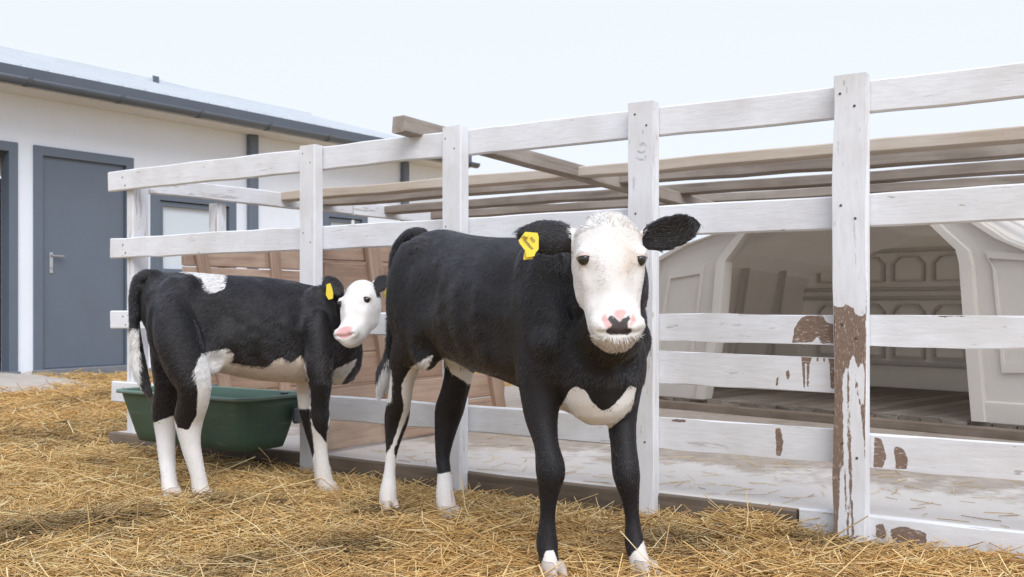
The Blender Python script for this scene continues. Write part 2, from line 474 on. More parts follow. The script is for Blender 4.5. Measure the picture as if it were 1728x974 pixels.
parts_.append(field(1500, -2.0, 2.1, 2.0, 4.6, .18, .42, .0013, .0024, .045))
parts_.append(field(16000, -2.0, 2.1, 2.0, 4.6, .012, .04, .0008, .0018, .030))
# loose tufts along the foot of the fence, lying at steeper angles
nT = 3600; tt = rs.uniform(-.9, 3.6, nT); dd = -.05 - np.abs(rs.normal(0, .13, nT))
tx = F0[0] + tt * U[0] + dd * V[0]; ty = F0[1] + tt * U[1] + dd * V[1]
parts_.append((np.stack([tx, ty, gz(tx, ty) + rs.uniform(.004, .03, nT) * (.4 + vnoise(np.stack([tx, ty], -1) * 4, 9))], 1), rs.uniform(0, 6.28, nT),
               rs.normal(0, .22, nT), rs.uniform(.05, .18, nT), rs.uniform(.0010, .0020, nT), rs.normal(0, .1, (nT, 2))))
cat_ = [np.concatenate([p_[i] for p_ in parts_]) for i in range(6)]
tag(tubes('straw', *cat_, straw_cols(rs, cat_[0]), 'straw'), 'loose golden straw bedding spread over the yard', 'straw', kind='stuff')
# a few stalks blown onto the pen floor
nT = 260; tt = rs.uniform(-1.2, 2.1, nT); dd = rs.beta(1, 2.6, nT) * 2.0 + .06
q_ = F0 + tt[:, None] * U + dd[:, None] * V
tag(tubes('scattered_straw', np.concatenate([q_, np.full((nT, 1), .0705)], 1), rs.uniform(0, 6.28, nT), rs.normal(0, .01, nT), rs.uniform(.03, .13, nT),
          rs.uniform(.0008, .0015, nT), rs.normal(0, .08, (nT, 2)) * np.array([1, 0]), straw_cols(rs, np.concatenate([q_, np.zeros((nT, 1))], 1)), 'straw'),
    'thin scatter of straw stalks on the pale pen floor', 'straw', kind='stuff')

# ------------------------------------------------------------------ farm building
bld = empty('farm_building', (W0[0], W0[1], 0), BLD_ANG, 'long white farm building with slate grey doors and dark gutter', 'building')
S0, S1, WT, WD = -3.2, 6.15, 2.62, 6.4
holes = [(-1.20, -.18, .05, 2.15), (0.0, 1.035, .05, 2.15), (1.267, 2.35, .92, 1.86), (3.72, 4.50, 1.0, 1.86)]
xsb = sorted({S0, S1, *[h[0] for h in holes], *[h[1] for h in holes]}); zsb = sorted({-.1, WT, *[h[2] for h in holes], *[h[3] for h in holes]})
wvv, wff = [], []
def quad(*p):
    i = len(wvv); wvv.extend(p); wff.append((i, i + 1, i + 2, i + 3))
for a, b in zip(xsb, xsb[1:]):
    for c, d in zip(zsb, zsb[1:]):
        if not any(h[0] <= a and b <= h[1] and h[2] <= c and d <= h[3] for h in holes):
            quad((a, 0, c), (b, 0, c), (b, 0, d), (a, 0, d))
for (a, b, c, d) in holes:
    quad((a, 0, c), (a, .24, c), (b, .24, c), (b, 0, c)); quad((a, 0, d), (b, 0, d), (b, .24, d), (a, .24, d))
    quad((a, 0, c), (a, 0, d), (a, .24, d), (a, .24, c)); quad((b, 0, c), (b, .24, c), (b, .24, d), (b, 0, d))
gable = WT + WD / 2 * .281
for s_ in (S0, S1):
    i = len(wvv); wvv.extend([(s_, 0, -.1), (s_, WD, -.1), (s_, WD, WT), (s_, WD / 2, gable), (s_, 0, WT)]); wff.append((i, i + 1, i + 2, i + 3, i + 4))
quad((S0, WD, -.1), (S1, WD, -.1), (S1, WD, WT), (S0, WD, WT))
mk('wall', wvv, wff, 'wall_render', bld)
# roof slabs, ridge and eave
E0, EZ, SL = -.36, 2.77, .281
def slab(name, s0, s1, y0, y1, zoff, th, mat, parent):
    z0 = EZ + (y0 - E0) * SL + zoff; z1 = EZ + (y1 - E0) * SL + zoff
    v = [(s0, y0, z0), (s1, y0, z0), (s1, y1, z1), (s0, y1, z1), (s0, y0, z0 - th), (s1, y0, z0 - th), (s1, y1, z1 - th), (s0, y1, z1 - th)]
    return mk(name, v, [(0, 1, 2, 3), (7, 6, 5, 4), (0, 4, 5, 1), (1, 5, 6, 2), (2, 6, 7, 3), (3, 7, 4, 0)], mat, parent)
roof = slab('roof', S0 - .3, S1 + .12, E0, WD / 2, 0, .07, 'roof_metal', bld)
mirr = slab('roof', S0 - .3, S1 + .12, E0, WD / 2, 0, .07, 'roof_metal', bld)
for v in mirr.data.vertices: v.co.y = WD - v.co.y
rib = None
for i in range(38):
    s_ = S0 - .2 + i * .255
    if s_ > S1 + .1: break
    r_ = slab('roof_seam', s_ - .012, s_ + .012, E0 - .004, WD / 2 - .02, .028, .03, 'roof_metal', roof)
slab('ridge_cap', S0 - .3, 3.50, WD / 2 - .45, WD / 2 + .02, .075, .07, 'roof_metal', roof)
slab('ridge_cap', 3.86, S1 + .12, WD / 2 - .45, WD / 2 + .02, .055, .05, 'roof_metal', roof)
slab('roof_vent', 3.34, 3.40, WD / 2 - .5, WD / 2 - .44, .11, .12, 'gutter_metal', roof)
box('fascia', S0 - .3, S1 + .12, E0 - .022, E0 - .004, 2.655, 2.775, 'gutter_metal', bld, .003)
box('soffit', S0 - .3, S1 + .10, E0, -.002, 2.60, 2.622, 'soffit', bld, 0)
# gutter: a half-round channel
gvv, gff = [], []
ang = np.linspace(math.pi * .98, math.pi * 2.02, 11)
for s_ in (S0 - .3, S1 + .14):
    for rr in (.062, .056):
        for a in ang: gvv.append((s_, E0 - .09 + rr * math.cos(a), 2.655 + rr * math.sin(a)))
for j in range(10):
    gff.append((j, j + 1, 22 + j + 1, 22 + j)); gff.append((11 + j + 1, 11 + j, 33 + j, 33 + j + 1))
gff += [(0, 22, 33, 11), (10, 21, 43, 32)] + [(j, 11 + j, 12 + j, j + 1) for j in range(10)] + [(22 + j, 23 + j, 34 + j, 33 + j) for j in range(10)]
gut = mk('gutter', gvv, gff, 'gutter_metal', bld, True)
for s_ in np.arange(S0 + .1, S1, .92):
    vv, ff = [], []
    for dx in (-.02, .02):
        for a in ang: vv.append((s_ + dx, E0 - .09 + .068 * math.cos(a), 2.655 + .068 * math.sin(a)))
    ff = [(j, j + 1, 12 + j, 11 + j) for j in range(10)]
    mk('gutter_bracket', vv, ff, 'gutter_metal', gut, True)
# wall strips (downpipes)
for s_, w_ in ((2.585, .125), (5.23, .11)):
    box('downpipe', s_ - w_ / 2, s_ + w_ / 2, -.075, -.002, -.02, 2.60, 'slate_metal', bld, .012)
box('plinth', -.03, S1 + .03, -.035, -.001, -.08, .048, 'plinth', bld, .004)
def ring_frame(name, s0, s1, z0, z1, wd, y0, y1, mat, parent, bottom=True):
    v, f = [], []
    zi = z0 + wd if bottom else z0
    o4 = [(s0, z0), (s1, z0), (s1, z1), (s0, z1)]; i4 = [(s0 + wd, zi), (s1 - wd, zi), (s1 - wd, z1 - wd), (s0 + wd, z1 - wd)]
    for y in (y0, y1):
        for (a, b) in o4 + i4: v.append((a, y, b))
    for j in range(4):
        if not bottom and j == 0: continue
        n_ = (j + 1) % 4
        f += [(j, n_, 4 + n_, 4 + j), (8 + j, 12 + j, 12 + n_, 8 + n_), (j, 8 + j, 8 + n_, n_), (4 + j, 4 + n_, 12 + n_, 12 + j)]
    if not bottom: f += [(0, 4, 12, 8), (1, 9, 13, 5)]
    return mk(name, v, f, mat, parent)
# grey door with handle
def door(s0, s1, z0, z1, rec, leafmat):
    dr = box('door', s0 + .075, s1 - .075, rec, rec + .05, z0 + .045, z1 - .075, leafmat, bld, .006)
    inv = Matrix.Translation(-Vector(dr.location))
    fr = ring_frame('door_frame', s0 - .012, s1 + .012, z0, z1 + .012, .085, -.022, .10, 'slate_metal', bld, False)
    th = box('threshold', s0 - .02, s1 + .02, -.06, .12, z0 - .09, z0 + .04, 'plinth', bld, .006)
    return dr
d2 = door(0.0, 1.035, .05, 2.15, .012, 'slate_metal')
lx, ly, lz = d2.location
for nm, a in (('handle_plate', (-.36, -.325, -.034, -.024, -.10, .10)), ('door_handle', (-.355, -.235, -.075, -.055, .055, .075)), ('lock_cylinder', (-.352, -.333, -.045, -.034, -.06, -.035))):
    b_ = box(nm, *a, 'steel', d2, .006)
ring_frame('door_rebate', -.455, .455, -1.0, .99, .012, -.031, -.024, 'gutter_metal', d2)
d1 = door(-1.20, -.18, .05, 2.15, .16, 'dark_inside')  # dark leaf colour stands in for the shade inside the open doorway
# windows
def window(s0, s1, z0, z1, tilt):
    wn = ring_frame('window', s0 - .01, s1 + .01, z0 - .01, z1 + .01, .10, -.025, .09, 'slate_metal', bld)
    ring_frame('sash', s0 + .10, s1 - .10, z0 + .10, z1 - .10, .045, .0, .05, 'slate_metal', wn)
    mk('pane', [(s0 + .13, .04, z0 + .13), (s1 - .13, .04, z0 + .13), (s1 - .13, .04, z1 - .13), (s0 + .13, .04, z1 - .13)], [(0, 1, 2, 3)], 'glass', wn)
    mk('blind', [(s0 + .1, .062, z0 + .1), (s1 - .1, .062, z0 + .1), (s1 - .1, .062, z1 - .17), (s0 + .1, .062, z1 - .17)], [(0, 1, 2, 3)], 'blind_white', wn)
    box('sill', s0 - .05, s1 + .05, -.07, .02, z0 - .045, z0 - .012, 'slate_metal', wn, .004)
    if tilt: box('mullion', (s0 + s1) / 2 + .12, (s0 + s1) / 2 + .17, -.01, .055, z0 + .1, z1 - .1, 'window_white', wn, .003)
window(1.267, 2.35, .92, 1.86, 0)
window(3.72, 4.50, 1.0, 1.86, 1)

# concrete ramp by the first door
nx_, ny_ = 18, 14
rv = []
for i in range(nx_):
    for j in range(ny_):
        a = i / (nx_ - 1); b = j / (ny_ - 1)
        hh = .135 * min(1, (1 - a) * 3.2) ** .6 * min(1, b * 2.2) ** .7 * (1 if a < 1 else 0)
        rv.append((-1.9 + 2.0 * a, -1.45 + 1.38 * b, -.03 + hh + .01 * math.sin(i * 1.7 + j)))
rid = np.arange(nx_ * ny_).reshape(nx_, ny_)
rf = np.stack([rid[:-1, :-1], rid[1:, :-1], rid[1:, 1:], rid[:-1, 1:]], -1).reshape(-1, 4).tolist()
rp = mk('concrete_ramp', rv, rf, 'concrete', None, True, (W0[0], W0[1], 0), (0, 0, BLD_ANG))
tag(rp, 'low worn concrete ramp in front of the dark open doorway', 'ramp')

# ------------------------------------------------------------------ pen floor
FZ = .066
pf = box('pen_floor', -3.62, 1.9, .012, 5.2, -.06, FZ, 'pen_floor', None, 0)
pf.parent = None
Mp = Matrix.Translation((F0[0], F0[1], 0)) @ Matrix.Rotation(PEN_ANG, 4, 'Z')
def pen_obj(o):
    o.matrix_world = Mp @ o.matrix_basis
    return o
# put the floor in pen coordinates, with local axes that start at the fence line
for v in pf.data.vertices: v.co += Vector(pf.location)
pf.location = (0, 0, 0)
pf.matrix_basis = Mp
tag(pf, kind='structure')

# ------------------------------------------------------------------ front fence (pen frame: x = -t, y = into the pen)
fen = empty('pen_fence', (F0[0], F0[1], 0), PEN_ANG, 'white painted plank fence along the front of the calf pen', 'fence')
VERT = (0, -math.pi / 2, 0)
POSTS = {p_: -t_at(p_, -.03) for p_ in (527, 770, 1087, 1438)}
post_top = {527: 1.355, 770: 1.36, 1087: 1.366, 1438: 1.373}
bare_post = [[(1408, 516), (1420, 520), (1428, 514), (1440, 520), (1444, 532), (1455, 534), (1462, 528), (1468, 540), (1470, 600), (1462, 640), (1455, 610), (1447, 622), (1441, 598),
              (1434, 608), (1433, 625), (1428, 618), (1422, 640), (1422, 700), (1424, 790), (1418, 780), (1416, 850), (1413, 912), (1404, 912), (1404, 516)],
             [(1429, 612), (1432, 612), (1434, 700), (1441, 908), (1437, 908), (1431, 760)],
             [(1445, 625), (1448, 660), (1456, 690), (1464, 640), (1459, 690), (1466, 800), (1463, 800), (1452, 690), (1443, 650)],
             [(1423, 790), (1426, 790), (1433, 905), (1430, 905)]]
mark3 = [[(1079, 244), (1085, 240), (1092, 245), (1090, 248), (1085, 244), (1081, 247)], [(1076, 254), (1083, 257), (1088, 254), (1089, 257), (1083, 260), (1076, 257)],
         [(1075, 265), (1080, 268), (1086, 268), (1089, 262), (1091, 266), (1087, 271), (1080, 271), (1074, 268)]]
for p_, x_ in POSTS.items():
    h_ = post_top[p_]; z0_ = -.06
    loc = (x_, -.036, (h_ + z0_) / 2)
    if p_ == 1438:
        worn_plank('post', h_ - z0_, .092, .048, 'fence_paint', fen, loc, VERT, Mp, bare_post, (), .007, 9)
    elif p_ == 1087:
        worn_plank('post', h_ - z0_, .090, .050, 'fence_paint', fen, loc, VERT, Mp, [], mark3, .0035)
    else:
        plank('post', h_ - z0_, .090, .052, 'fence_paint', fen, loc, VERT, p_, .0015)
XE = -3.50                                   # the end post, behind the rails, its broad face turned to the pen
plank('post', 1.36, .052, .092, 'old_paint', fen, (XE, .066, .60), VERT, 5, .0015)
XR = 1.62
plank('post', 1.43, .090, .050, 'fence_paint', fen, (.84, -.036, .655), VERT, 6, .0015)
ends = [-3.62, POSTS[527], POSTS[770], POSTS[1087], POSTS[1438], XR]
rows = [(1.305, .098), (.974, .100), (.622, .088), (.270, .100)]
dz = {(0, 0): -.002, (0, 4): .006, (1, 4): .002, (3, 3): .003, (3, 4): -.003, (2, 3): .0}
bare_rail = {(2, 3): [[(1337, 578), (1340, 555), (1352, 536), (1372, 530), (1388, 531), (1395, 545), (1408, 548), (1408, 580), (1385, 580), (1380, 566), (1372, 578)]],
             (3, 3): [[(1308, 724), (1316, 722), (1322, 745), (1318, 770), (1310, 770)], [(1130, 707), (1160, 709), (1155, 713), (1135, 712)]],
             (3, 4): [[(1475, 737), (1488, 742), (1496, 770), (1490, 790), (1474, 788)], [(1508, 752), (1524, 757), (1532, 775), (1530, 793), (1512, 791)]],
             (2, 4): [[(1560, 531), (1650, 533), (1650, 536), (1590, 536)]]}
bare_drip = [[(1352, 600), (1371, 601), (1366, 615), (1365, 652), (1362, 652), (1361, 612), (1358, 615), (1359, 655), (1356, 655)], [(1396, 602), (1408, 602), (1408, 656), (1402, 656), (1400, 615)],
             [(1326, 628), (1331, 624), (1333, 636), (1328, 644)], [(1310, 640), (1314, 634), (1313, 650), (1309, 652)], [(1378, 602), (1382, 602), (1381, 610), (1378, 612)],
             [(1388, 602), (1393, 603), (1392, 614), (1389, 610)]]
for i, (zc, hh) in enumerate(rows):
    for b in range(5):
        x0_, x1_ = ends[b], ends[b + 1]
        if b == 0: x0_ += (-.015, .0, .004, .012)[i]
        zz = zc + dz.get((i, b), 0)
        loc = ((x0_ + x1_) / 2, .004 + .0012 * ((b + i) % 2), zz)
        L_ = x1_ - x0_ - .002
        if (i, b) in bare_rail:
            worn_plank('rail', L_, hh, .026, 'fence_paint', fen, loc, (0, 0, 0), Mp, bare_rail[(i, b)], (), .007, 7)
        else:
            plank('rail', L_, hh, .026, 'fence_paint', fen, loc, (0, 0, 0), 100 + i * 10 + b, .0032, .12)
worn_plank('rail', POSTS[1438] - POSTS[1087], .106, .026, 'fence_paint', fen, ((POSTS[1438] + POSTS[1087]) / 2, .0045, .487), (0, .012, 0), Mp, bare_drip, (), .005, 4)
nm_v = [(.0042 * math.cos(a) * k_, -y_, .0042 * math.sin(a) * k_) for (k_, y_) in ((1, 0), (.8, .0016)) for a in np.linspace(0, 2 * math.pi, 8, endpoint=False)]
nail0 = mk('nail', nm_v, [(j, (j + 1) % 8, 8 + (j + 1) % 8, 8 + j) for j in range(8)] + [tuple(range(8, 16))], 'rust', fen)
first = True
for p_, x_ in list(POSTS.items()) + [(0, XE)]:
    for i, (zc, hh) in enumerate(rows):
        for q in ((-.022, .018), (.020, -.022)):
            o = nail0 if first else nail0.copy()
            if not first: link(o, fen)
            first = False
            jx = ((p_ * 7 + i * 13) % 11 - 5) * .0012
            o.location = (x_ + q[0] * (1 if p_ else .5) + jx, -.0605 if p_ else -.0095, zc + q[1] + jx)
# the low boards that edge the pen floor
for b in range(5):
    x0_, x1_ = ends[b] + .01, ends[b + 1]
    zt = FZ + .006
    if b < 3:
        plank('sill_board', x1_ - x0_ - .003, .13, .034, 'dark_timber', fen, ((x0_ + x1_) / 2, -.002, zt - .065), (0, 0, 0), 60 + b, .003)
    elif b == 3:
        plank('sill_board', .50, .13, .034, 'dark_timber', fen, (x0_ + .25, -.002, zt - .066), (0, 0, 0), 71, .003)
        plank('sill_board', x1_ - x0_ - .51, .11, .034, 'old_paint', fen, ((x0_ + .507 + x1_) / 2, -.001, zt - .05), (0, 0, 0), 72, .003)
    else:
        worn_plank('sill_board', x1_ - x0_ - .003, .13, .034, 'fence_paint', fen, ((x0_ + x1_) / 2, -.001, zt - .06), (0, 0, 0), Mp,
                   [[(1478, 885), (1490, 884), (1496, 900), (1490, 912), (1478, 905)], [(1503, 893), (1525, 888), (1540, 893), (1562, 900), (1565, 918), (1540, 930), (1505, 915)]], (), .008, 8)

# ------------------------------------------------------------------ side fences and overhead boards
def side(nm, x, ymax, label, wall):
    e = empty(nm, tuple(pen(-x, 0)), PEN_ANG, label, 'fence')
    rz = (0, 0, math.pi / 2)
    # local frame: x across, y into the pen
    plank('top_rail', 1.46, .085, .036, 'old_paint', e, (0, .125 + .73, 1.292), rz, 31, .004)
    plank('top_rail', ymax - 1.57, .085, .036, 'old_paint', e, (.004, 1.588 + (ymax - 1.57) / 2, 1.288), rz, 32, .004)
    for y in (.60, 2.3):
        plank('post', 1.30, .075, .06, 'old_paint', e, (-.05, y, .59), (0, -math.pi / 2, 0), int(y * 10), .002)
    if wall:
        zc = .075
        for r_ in range(7):
            hh = (.15, .125, .14, .13, .15, .125, .12)[r_]
            cut = .33 + (.9, 1.25, .62, 1.1, .8, 1.3, .55)[r_]
            for (a, b) in ((.33, cut), (cut, 2.5)):
                plank('plank', b - a - .004, hh - .004, .024, 'pink_wood', e, (.004 + .003 * (r_ % 2), (a + b) / 2, zc + hh / 2), rz, 200 + r_ * 3 + int(a > 1), .0025)
            zc += hh
        for y, lean in ((.52, .22), (.98, .10)):
            plank('batten', .92, .075, .022, 'pink_wood', e, (.030, y, .54), (0, -math.pi / 2 + 0, math.pi / 2), int(y * 100), .002).rotation_euler = (Matrix.Rotation(lean, 3, 'X') @ Euler((0, -math.pi / 2, math.pi / 2)).to_matrix()).to_euler()
    return e
side('side_fence', -3.50, 3.4, 'pale worn side fence walled with pink brown planks beyond the green trough', True)
side('side_fence', 1.66, 3.4, 'pale worn side fence at the hutch end of the pen', False)

ordn = ('first', 'second', 'third', 'fourth', 'fifth')
for i, (d_, w_, th, m_, zc) in enumerate(((1.03, .095, .05, 'pale_wood', 1.312), (1.36, .10, .05, 'weathered_wood', 1.306), (1.92, .11, .05, 'weathered_wood', 1.300),
                                          (2.40, .11, .05, 'weathered_wood', 1.296), (2.86, .10, .05, 'weathered_wood', 1.29))):
    L_ = 5.16 - .035
    o = plank('overhead_board', L_, th, w_, m_, None, (0, 0, 0), (0, 0, 0), 300 + i, .005, .25)
    o.matrix_basis = Mp @ Matrix.Translation(((-3.478 + 1.64) / 2, d_, zc)) @ Matrix.Rotation((-.004, .003, -.002, .002, .001)[i], 4, 'Z')
    tag(o, '%s board laid over the pen, %s counted from the white front fence' % ('pale beige' if i == 0 else 'weathered brown', ordn[i]), 'board', 'boards laid over the calf pen')
# the loose beam lying across the top rail
A_ = np.array([*(pen(t_at(672, -.10), -.10)[:2]), 1.386]); B_ = P(1200, 352, 5.75)
dv_ = Vector(B_ - A_); L_ = dv_.length
o = plank('loose_beam', L_, .062, .07, 'weathered_wood', None, tuple((A_ + B_) / 2), (0, 0, 0), 41, .002, .25)
o.rotation_euler = dv_.to_track_quat('X', 'Z').to_euler()
tag(o, 'rough grey brown beam lying across the top rail with its end poking out', 'beam')

# ------------------------------------------------------------------ plank partition inside the pen
pt = empty('plank_partition', tuple(pen(2.24, .05, FZ)), PEN_ANG, 'rough pink brown plank partition standing on the pen floor behind the calves', 'partition')
zc = 0.0; rz = (0, 0, math.pi / 2)
for r_ in range(7):
    hh = (.15, .13, .14, .125, .14, .13, .12)[r_]
    cut = (1.34, .55, 1.34, .8, .42, 1.34, .7)[r_]
    spans = [(0, 1.34)] if cut == 1.34 else [(0, cut), (cut, 1.34)]
    for (a, b) in spans:
        j_ = random.Random(r_ * 7 + int(a * 10)); plank('plank', b - a - .004, hh - .004 - j_.uniform(0, .014), .028, 'pink_wood', pt, (.002 + j_.uniform(0, .008), (a + b) / 2, zc + hh / 2), (0, j_.uniform(-.007, .007), math.pi / 2 + j_.uniform(-.01, .01)), 400 + r_ * 5 + int(a > 0), .004)
    zc += hh
for y, lean, L_ in ((.36, .17, .90), (.84, .22, .88), (1.17, .27, .86)):
    plank('batten', L_, .085, .035, 'pink_wood', pt, (.036, y, .46), (Matrix.Rotation(lean, 3, 'X') @ Euler((0, -math.pi / 2, math.pi / 2)).to_matrix()).to_euler(), int(y * 977), .003)

# ------------------------------------------------------------------ hutch on its deck
HL, HRr = np.array([1.137, 6.2]), np.array([2.25, 5.03])
he = (HRr - HL) / np.linalg.norm(HRr - HL); hn = np.array([-he[1], he[0]])
H_ANG = math.atan2(he[1], he[0])
def hut_px(px, py):
    """where the ray of a photo point meets the hutch's front plane, in hutch coordinates"""
    r_ = np.array([(px - CX) / FPX, 1.0])
    k_ = (HL @ hn) / (r_ @ hn)
    q = r_ * k_ - HL
    return np.array([q @ he, CAMZ - (py - HY) / FPX * k_])
hut = empty('calf_hutch', (HL[0], HL[1], 0), H_ANG, 'big cream plastic calf hutch with a wide arched opening inside the pen', 'hutch')
op = [(1194, 668), (1200, 640), (1211, 595), (1222, 527), (1229, 442), (1259, 401), (1290, 365), (1345, 352), (1500, 346), (1560, 363), (1584, 387), (1621, 422), (1627, 445), (1633, 529), (1641, 629), (1648, 713)]
ou = [(1072, 664), (1078, 640), (1084, 590), (1092, 525), (1106, 440), (1150, 416), (1225, 390), (1310, 342), (1560, 322), (1650, 372), (1700, 405), (1765, 430), (1800, 462), (1812, 529), (1822, 629), (1830, 722)]
OP = np.array([hut_px(*p_) for p_ in op]); OU = np.array([hut_px(*p_) for p_ in ou])
OP[0, 1] = OP[-1, 1] = .135; OU[0, 1] = OU[-1, 1] = .135
n_ = len(OP)
def strip(name, A, B, y0, y1, mat, parent):
    v = [(a[0], y0, a[1]) for a in A] + [(b[0], y0, b[1]) for b in B] + [(a[0], y1, a[1]) for a in A] + [(b[0], y1, b[1]) for b in B]
    m = len(A); f = []
    for j in range(m - 1):
        f += [(j, m + j, m + j + 1, j + 1), (2*m + j, 2*m + j + 1, 3*m + j + 1, 3*m + j), (j, j + 1, 2*m + j + 1, 2*m + j), (m + j, 3*m + j, 3*m + j + 1, m + j + 1)]
    f += [(0, 2*m, 3*m, m), (m - 1, 2*m - 1, 4*m - 1, 3*m - 1)]
    return mk(name, v, f, mat, parent)
strip('front_panel', OP, OU, 0, .045, 'hutch_plastic', hut)
cen = np.array([OP[:, 0].mean(), .55])
rim_o = OP + (OU - OP) / np.linalg.norm(OU - OP, axis=1)[:, None] * .055
strip('opening_rim', OP + (OP - rim_o) * .12, rim_o, -.045, .02, 'hutch_plastic', hut)
shl_o = OU - (OU - OP) / np.linalg.norm(OU - OP, axis=1)[:, None] * .05
strip('edge_rim', shl_o, OU + (OU - shl_o) * .1, -.03, .02, 'hutch_plastic', hut)
# raised borders on the two cheeks
for sgn, sl in ((0, slice(1, 5)), (1, slice(11, 15))):
    a = OP[sl] + (OU[sl] - OP[sl]) * .30; b = OP[sl] + (OU[sl] - OP[sl]) * .78
    if sgn == 0: a[-1] = a[-1] - np.array([0, .02]); b[-1] -= np.array([0, .06])
    loop_ = np.concatenate([a, b[::-1]]); c_ = loop_.mean(0)
    inner = c_ + (loop_ - c_) * .86
    strip('cheek_moulding', np.concatenate([inner, inner[:1]]), np.concatenate([loop_, loop_[:1]]), -.016, .01, 'hutch_plastic', hut)
# skirt lip
for (a, b) in ((OU[0, 0], OP[0, 0]), (OP[-1, 0], OU[-1, 0])):
    box('skirt', a + .005, b - .005, -.022, .02, .125, .235, 'hutch_plastic', hut, .008)
# shell
cc = np.array([(OU[0, 0] + OU[-1, 0]) / 2, .135]); DEP = 1.62
ys = (0.02, .5, 1.1, DEP); sclx = (1, .985, .95, .90); sclz = (1, .99, .96, .90)
sv = []
for y, a, b in zip(ys, sclx, sclz):
    for q in OU: sv.append((cc[0] + (q[0] - cc[0]) * a, y, .135 + (q[1] - .135) * b))
sf = [(i * n_ + j, (i + 1) * n_ + j, (i + 1) * n_ + j + 1, i * n_ + j + 1) for i in range(3) for j in range(n_ - 1)]
sf.append(tuple(range(3 * n_, 4 * n_)))
sh = mk('shell', sv, sf, 'hutch_plastic', hut)
md = sh.modifiers.new('thick', 'SOLIDIFY'); md.thickness = .02; md.offset = 0
# mouldings of the back wall, seen through the opening
bx0, bx1 = cc[0] + (OU[0, 0] - cc[0]) * .9, cc[0] + (OU[-1, 0] - cc[0]) * .9
for z in (.30, .74, .80, 1.06):
    box('wall_rib', bx0 + .12, bx1 - .12, DEP - .045, DEP - .008, z - .014, z + .014, 'hutch_plastic', hut, .006)
for i in range(8):
    x = bx0 + .20 + i * (bx1 - bx0 - .40) / 7
    for (z0_, z1_) in ((.30, .72), (.82, 1.04)):
        if i == 7: continue
        wdt = (bx1 - bx0 - .40) / 7
        ch = .05
        lp = np.array([(x + .025, z0_ + .03), (x + wdt - .025, z0_ + .03), (x + wdt - .025, z1_ - .02 - ch), (x + wdt - .025 - ch, z1_ - .02), (x + .025 + ch, z1_ - .02), (x + .025, z1_ - .02 - ch)])
        c_ = lp.mean(0); inn = c_ + (lp - c_) * np.array([.84, .90])
        strip('panel_moulding', np.concatenate([inn, inn[:1]]), np.concatenate([lp, lp[:1]]), DEP - .040, DEP - .006, 'hutch_plastic', hut)
for y in (.42, .86, 1.28):
    for s_ in (0, 1):
        a = .985 - .05 * y
        q0 = OU[1] if s_ == 0 else OU[-2]; q1 = OU[4] if s_ == 0 else OU[-4]
        xa = cc[0] + (q0[0] - cc[0]) * a; xb = cc[0] + (q1[0] - cc[0]) * a
        o = 1 if s_ == 0 else -1
        v = [(xa + o * .008, y - .03, q0[1]), (xa + o * .04, y - .02, q0[1]), (xa + o * .04, y + .02, q0[1]), (xa + o * .008, y + .03, q0[1]),
             (xb + o * .008, y - .03, q1[1] * .97), (xb + o * .04, y - .02, q1[1] * .97), (xb + o * .04, y + .02, q1[1] * .97), (xb + o * .008, y + .03, q1[1] * .97)]
        mk('side_rib', v, [(0, 1, 5, 4), (1, 2, 6, 5), (2, 3, 7, 6), (0, 4, 7, 3), (4, 5, 6, 7), (0, 3, 2, 1)], 'hutch_plastic', hut)
# deck
dk = empty('wooden_deck', (HL[0], HL[1], FZ), H_ANG, 'grey brown wooden deck under the cream hutch with a dark front edge', 'deck')
x_ = OU[0, 0] - .03; i = 0
while x_ < OU[-1, 0] + .02:
    w_ = .118 + .012 * math.sin(i * 2.3)
    plank('plank', 1.68, w_ - .005, .026, 'deck_wood', dk, (x_ + w_ / 2, .02 + .80 + .006 * math.sin(i * 5.1), .054), Euler((math.pi / 2, 0, math.pi / 2)), 500 + i, .001, .6)
    x_ += w_; i += 1
for y in (-.056, .8, 1.6):
    plank('beam', OU[-1, 0] - OU[0, 0] + .04, .048, .07, 'dark_timber', dk, ((OU[0, 0] + OU[-1, 0]) / 2, y, .020), (0, 0, 0), int(600 + y * 10), .002, .4)

# ------------------------------------------------------------------ green trough hung on the lowest rail
def rrect(a, b, r, nq=5):
    out = []
    for (cx, cy, a0) in ((a - r, b - r, 0), (-a + r, b - r, 90), (-a + r, -b + r, 180), (a - r, -b + r, 270)):
        for i in range(nq + 1):
            t = R(a0 + 90 * i / nq); out.append((cx + r * math.cos(t), cy + r * math.sin(t)))
    return np.array(out)
tr = empty('feed_trough', tuple(pen(2.615, -.225, .112)), PEN_ANG, 'dark green plastic feed trough hanging low on the white fence', 'trough')
prof = [(z_ * .94, a_ - .036, b_, c_) for (z_, a_, b_, c_) in [(0, .365, .105, .035), (.004, .378, .118, .042), (.05, .392, .130, .045), (.205, .428, .166, .05), (.218, .430, .168, .05), (.222, .452, .186, .06), (.234, .452, .186, .06), (.236, .446, .180, .055),
        (.232, .424, .160, .07), (.20, .416, .152, .065), (.03, .375, .115, .05), (.022, .362, .102, .045)]]
tv = []; m_ = None
for (z, a, b, r_) in prof:
    q = rrect(a, b, r_); m_ = len(q)
    tv += [(x, y, z) for x, y in q]
tf = [(i * m_ + j, i * m_ + (j + 1) % m_, (i + 1) * m_ + (j + 1) % m_, (i + 1) * m_ + j) for i in range(len(prof) - 1) for j in range(m_)]
tf.append(tuple(range(m_ - 1, -1, -1))); tf.append(tuple(range((len(prof) - 1) * m_, len(prof) * m_)))
mk('basin', tv, tf, 'trough_plastic', tr, True)
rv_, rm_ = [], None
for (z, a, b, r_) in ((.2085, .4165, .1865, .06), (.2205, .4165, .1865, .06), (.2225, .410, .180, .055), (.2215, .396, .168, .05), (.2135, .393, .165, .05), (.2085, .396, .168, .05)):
    q = rrect(a, b, r_); rm_ = len(q); rv_ += [(x, y, z) for x, y in q]
